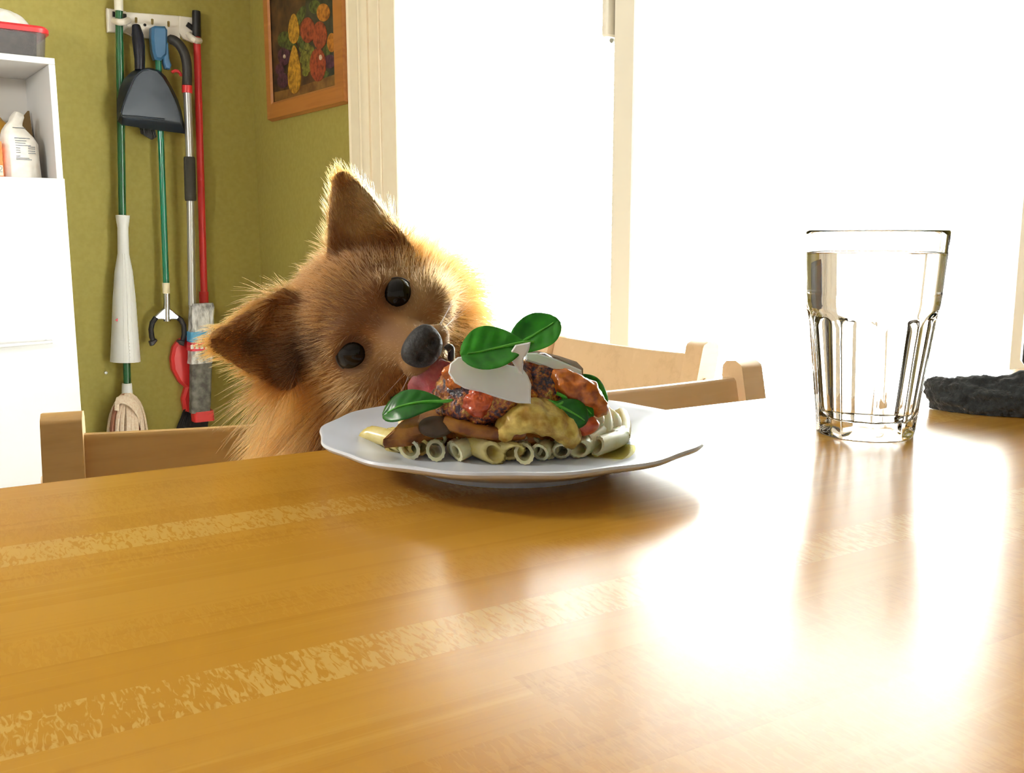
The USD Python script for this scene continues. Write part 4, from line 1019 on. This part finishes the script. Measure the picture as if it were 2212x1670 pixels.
def sd_ell(P, c, r):
    q = (P - c) / r; k = np.linalg.norm(q, axis=-1); k2 = np.linalg.norm(q / r, axis=-1)
    return k * (k - 1) / np.maximum(k2, 1e-9)
def sd_cap(P, a, b, ra, rb):
    a, b = np.asarray(a, float), np.asarray(b, float); d = b - a
    h = np.clip(((P - a) @ d) / (d @ d), 0, 1)
    return np.linalg.norm(P - a - h[..., None] * d, axis=-1) - (ra + (rb - ra) * h)
def smin(a, b, k):
    h = np.clip(.5 + .5 * (b - a) / k, 0, 1); return b * (1 - h) + a * h - k * h * (1 - h)
def sd_tri(P, a, b, c):
    best = np.full(P.shape[:-1], 1e9); s = np.ones(P.shape[:-1], bool)
    pts = [np.array(x, float) for x in (a, b, c)]
    if np.cross(pts[1] - pts[0], pts[2] - pts[0]) < 0: pts = pts[::-1]
    for i in range(3):
        p, q = pts[i], pts[(i + 1) % 3]; e = q - p; w_ = P - p
        h = np.clip((w_ @ e) / (e @ e), 0, 1)
        best = np.minimum(best, np.linalg.norm(w_ - h[..., None] * e, axis=-1)); s &= (e[0] * w_[..., 1] - e[1] * w_[..., 0]) >= 0
    return np.where(s, -best, best)
EARS = [((33, 56), (62, 16), (76, 82), -42), ((-24, 64), (-74, 30), (-78, 84), -36)]
def head_sdf(F):
    d = sd_ell(F, np.array([0, 10, -52.]), np.array([57, 52, 56.]))
    d = smin(d, sd_ell(F, np.array([0, -14, -40.]), np.array([58, 36, 40.])), 14)
    for s in (-1, 1):
        d = smin(d, sd_ell(F, np.array([s * 44, -10, -56.]), np.array([27, 38, 36.])), 12)
        d = smin(d, sd_ell(F, np.array([s * 34, -22, -20.]), np.array([24, 22, 24.])), 10)
        d = smin(d, sd_ell(F, np.array([s * 19, 14, -7.]), np.array([15, 9, 12.])), 8)       # brows
    d = smin(d, sd_cap(F, (0, -22, -12), (4, -33, 23), 25, 15), 10)
    for s in (-1, 1):
        d = smin(d, sd_ell(F, np.array([4 + s * 10, -40, 24.]), np.array([13, 11, 17.])), 5)    # muzzle pads
    d = smin(d, sd_cap(F, (0, -48, -16), (3, -56, 18), 17, 9), 5)                           # lower jaw
    for s in (-1, 1):
        d = -smin(-d, sd_ell(F, np.array([s * 27.5, 0, 4.]), np.array([13.5, 12.5, 9.])), 3)          # eye sockets
    for a, b, t, z in EARS:
        d2 = sd_tri(F[..., :2], a, b, t) - 6
        cx = (a[0] + b[0]) / 2; cup = ((F[..., 0] - cx) ** 2 + (F[..., 1] - (a[1] + b[1]) / 2) ** 2) / 220.
        dz = np.abs(F[..., 2] - z + 4 - np.clip(np.abs(d2 + 14), 0, 14) * .0 - np.clip(d2 + 14, 0, 14) * .6) - 1.5
        e = np.hypot(np.maximum(d2, 0), np.maximum(dz, 0)) + np.minimum(np.maximum(d2, dz), 0) - 3.5
        d = smin(d, e, 7)
    return d * .001

def nets(f, lo, hi, h):
    """Naive surface nets: the zero level of f on a grid of step h."""
    ax = [np.arange(a, b, h) for a, b in zip(lo, hi)]
    G = np.stack(np.meshgrid(*ax, indexing='ij'), -1)
    V = f(G); n = V.shape
    corner = [(i, j, k) for i in (0, 1) for j in (0, 1) for k in (0, 1)]
    cs_ = [V[i:n[0] - 1 + i, j:n[1] - 1 + j, k:n[2] - 1 + k] for i, j, k in corner]
    st = np.stack(cs_, -1)
    act = (st.min(-1) < 0) & (st.max(-1) >= 0)
    idx = -np.ones(act.shape, int); idx[act] = np.arange(act.sum())
    c = st[act]; acc = np.zeros((len(c), 3)); cnt = np.zeros(len(c))
    for a in range(8):
        for b in range(a + 1, 8):
            if sum(x != y for x, y in zip(corner[a], corner[b])) == 1:
                m = (c[:, a] < 0) != (c[:, b] < 0)
                t = np.where(m, c[:, a] / np.where(m, c[:, a] - c[:, b], 1), 0)
                p = np.array(corner[a]) + t[:, None] * (np.array(corner[b]) - np.array(corner[a]))
                acc[m] += p[m]; cnt[m] += 1
    P = np.argwhere(act) + acc / cnt[:, None]
    P = np.array(lo) + P * h
    Fq = []
    for axis in range(3):
        a1, a2 = [(1, 2), (2, 0), (0, 1)][axis]
        sl0 = [slice(1, -1)] * 3; sl0[axis] = slice(0, -1)
        sl1 = [slice(1, -1)] * 3; sl1[axis] = slice(1, None)
        v0, v1 = V[tuple(sl0)], V[tuple(sl1)]
        ch = np.argwhere((v0 < 0) != (v1 < 0))
        neg = v0[tuple(ch.T)] < 0
        base = ch + 1; base[:, axis] -= 1
        def cell(d1, d2):
            q = base.copy(); q[:, a1] -= d1; q[:, a2] -= d2; return idx[tuple(q.T)]
        q = np.stack([cell(1, 1), cell(0, 1), cell(0, 0), cell(1, 0)], 1)
        q = np.where(neg[:, None], q, q[:, ::-1]); Fq.append(q)
    q = np.vstack(Fq); q = q[(q >= 0).all(1)]
    return trimesh.Trimesh(P, np.vstack([q[:, [0, 1, 2]], q[:, [0, 2, 3]]]), process=True)

SEAT = 0.43
B_NECK, B_CHEST, B_RUMP = fw(-4, -10, -66), np.array([-.125, .795, .70]), np.array([-.150, .850, .525])
def dog_sdf(P):
    F = (P - HC) @ HR.T * 1000
    d = head_sdf(F)
    d = smin(d, sd_cap(P, B_NECK, B_CHEST, .050, .074), .035)
    d = smin(d, sd_cap(P, fw(30, -18, -95), np.array([-.06, .80, .745]), .045, .06), .03)
    d = smin(d, sd_cap(P, B_CHEST, B_RUMP, .076, .082), .03)
    for s in (-1, 1):
        d = smin(d, sd_cap(P, (B_CHEST[0] + s * .040, .765, .62), (B_CHEST[0] + s * .042, .735, SEAT + .018), .024, .015), .015)
        d = smin(d, sd_ell(P, np.array([B_CHEST[0] + s * .042, .722, SEAT + .014]), np.array([.017, .026, .0135])), .008)
        d = smin(d, sd_ell(P, np.array([B_RUMP[0] + s * .062, .825, .495]), np.array([.034, .055, .055])), .02)
        d = smin(d, sd_ell(P, np.array([B_RUMP[0] + s * .066, .770, SEAT + .015]), np.array([.018, .042, .0145])), .01)
    d = smin(d, sd_cap(P, B_RUMP + [0, .05, .02], B_RUMP + [.02, .07, .12], .022, .016), .02)
    return d
dm = nets(dog_sdf, (-.30, .60, .424), (.07, 1.0, .96), .0042)
def relax(m, steps=3, lam=.5, mu=-.52):
    from scipy.sparse import coo_matrix
    e = m.edges_unique; n = len(m.vertices)
    A = coo_matrix((np.ones(2 * len(e)), (np.r_[e[:, 0], e[:, 1]], np.r_[e[:, 1], e[:, 0]])), shape=(n, n)).tocsr()
    deg = np.asarray(A.sum(1)).ravel()[:, None]; v = m.vertices.copy()
    for _ in range(steps):
        for k in (lam, mu): v = v + k * (A @ v / deg - v)
    m.vertices = v
relax(dm)
dm = max(dm.split(only_watertight=False), key=lambda m: len(m.faces))
if dm.volume < 0: dm.invert()
dm.vertices[:, 2] = np.maximum(dm.vertices[:, 2], SEAT + .0006)

M('dog_coat_base', {'a': ('attribute', {'attribute': 'coat'}), 'p': ('principled_bsdf', {'roughness': 0.8})}, [('a.color', 'p.base_color')])
M('dog_fur', {'a': ('attribute', {'attribute': 'coat'}), 'h': ('principled_hair_bsdf', {'model': 'Chiang', 'parametrization': 'Direct coloring', 'roughness': 0.42, 'radial_roughness': 0.55, 'random_color': 0.0})}, [('a.color', 'h.color')], surface='h.BSDF')
M('eye_dark', {'p': ('principled_bsdf', {'base_color': (0.006, 0.004, 0.004), 'roughness': 0.10, 'specular_ior_level': 0.34})})
mottled('nose_black', (0.012, 0.012, 0.014), (0.03, 0.03, 0.033), scale=500, rough=0.62, bump=0.6, dist=.001)
plain('lip_black', (0.015, 0.010, 0.009), 0.35)
mottled('tongue_pink', (0.27, 0.075, 0.09), (0.36, 0.115, 0.13), scale=300, rough=0.3, bump=0.3, dist=.001, subsurface_weight=0.3, subsurface_scale=.004)
plain('tooth', (0.75, 0.70, 0.55), 0.3)

def smooth01(x, a, b):
    t = np.clip((x - a) / (b - a), 0, 1); return t * t * (3 - 2 * t)
GOLD, DARK, TAN, BROWN, CREAM = (np.array(c) for c in ((.32, .118, .020), (.07, .028, .010), (.38, .185, .055), (.17, .064, .016), (.50, .29, .11)))
def coat(F, P):
    """The fur's own colour at a root: face coordinates F (mm), world P."""
    X, Y, Z = F.T
    n1 = meshkit.fbm(P * 55, 3, 21)
    c = np.broadcast_to(GOLD, (len(F), 3)).copy()
    def mix(col, k): nonlocal c; c = c * (1 - k[:, None]) + col * k[:, None]
    head = smooth01(-np.linalg.norm((F - [0, 0, -45]) / [100, 100, 75], axis=1), -1.15, -.85)
    head = np.maximum(head, smooth01(-np.linalg.norm((F - [3, -30, 12]) / [46, 40, 48], axis=1), -1.15, -.85))
    mix(BROWN, head * smooth01(Y, -2, 26) * .75)                                    # forehead
    mix(TAN, head * smooth01(-Y, -4, 18) * smooth01(Z, -35, -5) * .9)                # muzzle and cheeks
    mix(CREAM, smooth01(-np.hypot(X - 38, (Y + 4) * .8), -22, -8) * smooth01(Z, -35, -15) * .55)
    mix(BROWN, head * smooth01(-np.abs(X - 2), -11, -2) * smooth01(-np.abs(Y + 6), -24, -8) * .6)       # bridge
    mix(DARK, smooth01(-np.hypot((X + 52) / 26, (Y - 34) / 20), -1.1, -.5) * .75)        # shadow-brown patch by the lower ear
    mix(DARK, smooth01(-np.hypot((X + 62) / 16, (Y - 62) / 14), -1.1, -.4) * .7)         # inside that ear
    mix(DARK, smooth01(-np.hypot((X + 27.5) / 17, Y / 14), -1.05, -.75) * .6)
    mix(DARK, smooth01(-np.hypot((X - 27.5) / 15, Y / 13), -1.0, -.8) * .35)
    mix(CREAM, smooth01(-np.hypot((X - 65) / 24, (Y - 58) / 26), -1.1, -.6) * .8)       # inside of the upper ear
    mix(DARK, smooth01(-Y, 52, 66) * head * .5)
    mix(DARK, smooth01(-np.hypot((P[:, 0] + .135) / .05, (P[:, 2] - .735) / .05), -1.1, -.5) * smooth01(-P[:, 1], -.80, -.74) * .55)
    return np.clip(c * (.78 + .44 * n1)[:, None], 0, 1)

dog = thing('dog', 'fluffy orange-brown spitz dog on a chair, head tilted, tongue reaching for the pasta', 'dog', loc=(B_RUMP[0], B_RUMP[1], SEAT))
bp = obj('body', dm, 'dog_coat_base', dog, smooth=True)
def set_coat(path, cols, interp='vertex'):
    pv = UsdGeom.PrimvarsAPI(stage.GetPrimAtPath(path)).CreatePrimvar('coat', Sdf.ValueTypeNames.Color3fArray, interp)
    pv.Set(Vt.Vec3fArray.FromNumpy(np.ascontiguousarray(cols, np.float32)))
bm_v = np.array(UsdGeom.Mesh(stage.GetPrimAtPath(bp)).GetPointsAttr().Get())
dv = bm_v + np.array([B_RUMP[0], B_RUMP[1], SEAT])
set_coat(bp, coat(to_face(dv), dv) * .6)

# the coat: strands grown from the body
NS = 150000
P, fi = trimesh.sample.sample_surface(dm, NS, seed=5)
vn = dm.vertex_normals[dm.faces[fi]]
bc = trimesh.triangles.points_to_barycentric(dm.triangles[fi], P)
N = (vn * bc[..., None]).sum(1); N /= np.linalg.norm(N, axis=1, keepdims=True)
F = to_face(P); X, Y, Z = F.T
rnd = nrg.random((NS, 6))
nose = np.array([4, -35, 43.])
keep = np.ones(NS, bool)
for s in (-1, 1): keep &= ~((np.hypot((X - s * 27.5) / 13.2, Y / 12.2) < 1) & (Z > -22))
keep &= np.linalg.norm((F - nose) / [19, 17, 17], axis=1) > 1
keep &= (P[:, 2] > .60) | (rnd[:, 0] < .12)
keep &= ~((P[:, 2] < .64) & (P[:, 1] > .93))
Nf = N @ HR.T
ishead = smooth01(-np.linalg.norm((F - [0, 5, -42]) / [72, 72, 66], axis=1), -1.20, -.95)
ishead = np.maximum(ishead, smooth01(-np.linalg.norm((F - [3, -30, 12]) / [46, 38, 46], axis=1), -1.2, -.95))
inear = np.zeros(NS)
for a, b, t, z in EARS:
    a, b, t = (np.array(v, float) for v in (a, b, t))
    base_ = (a + b) / 2; ax_ = (t - base_) / np.linalg.norm(t - base_)
    along = (F[:, :2] - base_) @ ax_ / np.linalg.norm(t - base_)
    near = np.hypot(*(F[:, :2] - (base_ + t) / 2).T) < 40
    inear = np.maximum(inear, smooth01(along, .12, .35) * near * (np.abs(Z - z) < 22))
# length in metres
L = np.full(NS, .046)
face_len = 5 + 9 * smooth01(Y, 4, 40) + 26 * smooth01(np.abs(X), 40, 62) * smooth01(-Y, -30, 0) + 7 * smooth01(-Z, 10, 50) + 10 * smooth01(-Z, 45, 75)
face_len -= 2.2 * smooth01(Z, -5, 20)
L = L * (1 - ishead) + face_len * .001 * ishead
L = L * (1 - inear) + (.0055 + .007 * (np.abs(Nf[:, 2]) < .55)) * inear
chin = smooth01(-Y, 50, 60) * ishead
L = L * (1 - chin) + .012 * chin
L *= .65 + .6 * rnd[:, 1]
# direction
flow_face = F - nose; flow_face[:, 2] -= 35; flow_face /= np.linalg.norm(flow_face, axis=1, keepdims=True)
flow_head = flow_face @ HR
for (a, b, t, z) in EARS:
    pass
flow_body = np.broadcast_to([-.05, .10, -1.0], (NS, 3)) + .0 * N
ruff = P - fw(0, -20, -30); ruff /= np.linalg.norm(ruff, axis=1, keepdims=True)
kr = smooth01(-np.linalg.norm(P - fw(0, -10, -60), axis=1), -.15, -.09)
flow_body = flow_body * (1 - kr[:, None]) + (ruff * .9 + np.array([0, .1, -.45])) * kr[:, None]
fl = flow_body * (1 - ishead[:, None]) + flow_head * ishead[:, None]
eu = np.zeros((NS, 3))
for a, b, t, z in EARS:
    base_ = (np.array(a) + np.array(b)) / 2; dv_ = np.array([t[0] - base_[0], t[1] - base_[1], 0.]); dv_ /= np.linalg.norm(dv_)
    sd_ = np.sign(base_[0]) == np.sign(X); eu[sd_] = dv_ @ HR
fl = fl * (1 - inear[:, None]) + (eu * 1.0) * inear[:, None]
lift = .55 * (1 - ishead) + (.22 + .30 * smooth01(-Z, 5, 50)) * ishead
clump = np.stack([meshkit.noise(P * 130, k) - .5 for k in (31, 32, 33)], 1) * 1.1
jit = (rnd[:, 2:5] - .5) * .55
tang = fl - N * (fl * N).sum(1, keepdims=True)
D = tang + N * lift[:, None] + clump * (.35 + .5 * (1 - ishead))[:, None] + jit
D /= np.linalg.norm(D, axis=1, keepdims=True)
into = (D * N).sum(1); D[into < .08] += N[into < .08] * .3
D /= np.linalg.norm(D, axis=1, keepdims=True)
idx = np.flatnonzero(keep)
K = 6
ts = np.linspace(0, 1, K)
grav = np.array([0, 0, -1.0])
C = P[idx, None] - N[idx, None] * .0006 + (L[idx, None] * ts)[..., None] * D[idx, None] + ((L[idx, None] ** 1.0) * ts ** 2 * .22)[..., None] * grav + ((L[idx, None]) * (ts ** 2) * .25)[..., None] * tang[idx, None] / (np.linalg.norm(tang[idx], axis=1)[:, None, None] + .3)
wd = (.00030 * (1 - .85 * ts ** 1.5))[None] * (.7 + .6 * rnd[idx, 5])[:, None] * (1 + .5 * (1 - ishead[idx]))[:, None]
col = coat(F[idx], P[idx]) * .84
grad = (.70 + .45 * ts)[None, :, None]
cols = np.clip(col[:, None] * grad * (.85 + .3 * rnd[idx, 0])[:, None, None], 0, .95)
off = np.array([B_RUMP[0], B_RUMP[1], SEAT])
def curves(name, C, W_, cols, mat, parent):
    p = parent + '/' + numbered(parent, name)
    cu = UsdGeom.BasisCurves.Define(stage, p)
    cu.CreateTypeAttr('linear'); cu.CreateWrapAttr('nonperiodic')
    cu.CreatePointsAttr(Vt.Vec3fArray.FromNumpy(np.ascontiguousarray((C - off).reshape(-1, 3), np.float32)))
    cu.CreateCurveVertexCountsAttr(Vt.IntArray.FromNumpy(np.full(len(C), C.shape[1], np.int32)))
    cu.CreateWidthsAttr(Vt.FloatArray.FromNumpy(np.ascontiguousarray(W_.ravel(), np.float32))); cu.SetWidthsInterpolation('vertex')
    UsdShade.MaterialBindingAPI.Apply(cu.GetPrim()).Bind(UsdShade.Material.Get(stage, '/World/Looks/' + mat))
    if cols is not None: set_coat(p, cols.reshape(-1, 3))
    meta(cu.GetPrim(), kind='stuff')
    return p
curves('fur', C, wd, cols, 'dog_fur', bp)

for s in (1, -1):
    ec = fw(s * 27.5, 0, -10.0)
    e = obj('eye', ball(ec, .0138, 4), 'eye_dark', dog, smooth=True)
    ring_ = [ec + (HX * math.cos(a) * 12.4 + HY * math.sin(a) * 11.4 + HZ * (6.2 - 2.0 * abs(math.cos(a)))) * .001 for a in np.linspace(0, 2 * math.pi, 33)]
    obj('eyelid', tube(ring_, .0015, 8), 'lip_black', e)
nb = ball((0, 0, 0), (1, 1, 1), 4)
v = nb.vertices.copy()
v = np.sign(v) * np.abs(v) ** .88
v[:, 0] *= 1 + .16 * np.clip(v[:, 1], -1, 1)
v = v * [15.8, 13.2, 11.0]
for s in (-1, 1):
    dn = np.hypot((v[:, 0] - s * 6.8) / 3.4, (v[:, 1] + 2.2) / 2.6)
    v[:, 2] -= 5.0 * np.exp(-dn ** 2) * (v[:, 2] > 0)
v[:, 2] -= 1.6 * np.exp(-(v[:, 0] / 1.0) ** 2) * (v[:, 2] > 0) * (v[:, 1] < 1)
nb.vertices = fw(0, 0, 0) + ((v + nose - [0, 0, 2]) @ HR) * .001
obj('nose', nb, 'nose_black', dog, smooth=True)
def on_face(px, py, proud):
    """The point of the dog's skin that the pixel's ray meets first, proud metres nearer to us."""
    r = ray(px, py); r = r / np.linalg.norm(r); w_ = dm.vertices - CAM; t = w_ @ r
    near = np.flatnonzero(np.linalg.norm(w_ - t[:, None] * r, axis=1) < .0055)
    return CAM + r * (t[near].min() - proud) if len(near) else None
tgp = spline([on_face(962, 782, -.003), on_face(946, 804, .003), on_face(920, 826, .004), at(900, 843, .684), at(884, 855, .688)], 22)
tgr = np.array([.0052 + .0028 * math.sin(math.pi * min(1, (k / 21) * .9 + .12)) for k in range(22)]); tgr[-3:] *= [.88, .66, .3]
_, TAx, TBx = frames_along(tgp)
ring_l = []
for k in range(22):
    wdir = np.cross(np.gradient(tgp, axis=0)[k], HZ); wdir /= np.linalg.norm(wdir)
    th_ = np.cross(wdir, np.gradient(tgp, axis=0)[k]); th_ /= np.linalg.norm(th_)
    a = np.arange(24) * 2 * np.pi / 24
    groove = .0009 * np.exp(-(np.cos(a) / .25) ** 2) * (np.sin(a) * (th_ @ HZ) > 0)
    ring_l.append(tgp[k] + 1.25 * tgr[k] * np.cos(a)[:, None] * wdir + (.0028 * np.sin(a) - np.sign(np.sin(a)) * groove)[:, None] * th_ * min(1, tgr[k] / .006))
obj('tongue', loft(ring_l), 'tongue_pink', dog, smooth=True)
for pts in ([(886, 857, .001), (866, 861, .001), (846, 864, .0005)], [(964, 756, .0005), (972, 750, .0005), (975, 758, .0005), (976, 768, .0005)]):
    obj('lip', tube(spline([on_face(*p) for p in pts], 14), .0026, 10), "lip_black", dog)

obj('tooth', tube([on_face(976, 772, .001), on_face(976, 772, .001) + HZ * .006 + HY * .002], [.0016, .0005], 8), 'tooth', dog)
wk = []
for s in (-1, 1):
    for k in range(5):
        r0 = fw(4 + s * (14 + k), -38 - 2 * (k % 3), 22 - 3 * k)
        dirv = HX * s * 1.0 + HY * (-.25 + .12 * k) + HZ * .15
        wk.append([r0 + dirv * .001 * (35 + 3 * k) * q + grav * .004 * q * q for q in ts])
wk = np.array(wk)
curves('whiskers', wk, np.broadcast_to(.00018 * (1 - .8 * ts), (len(wk), K)).copy(), np.full((len(wk), K, 3), .5), 'dog_fur', bp)
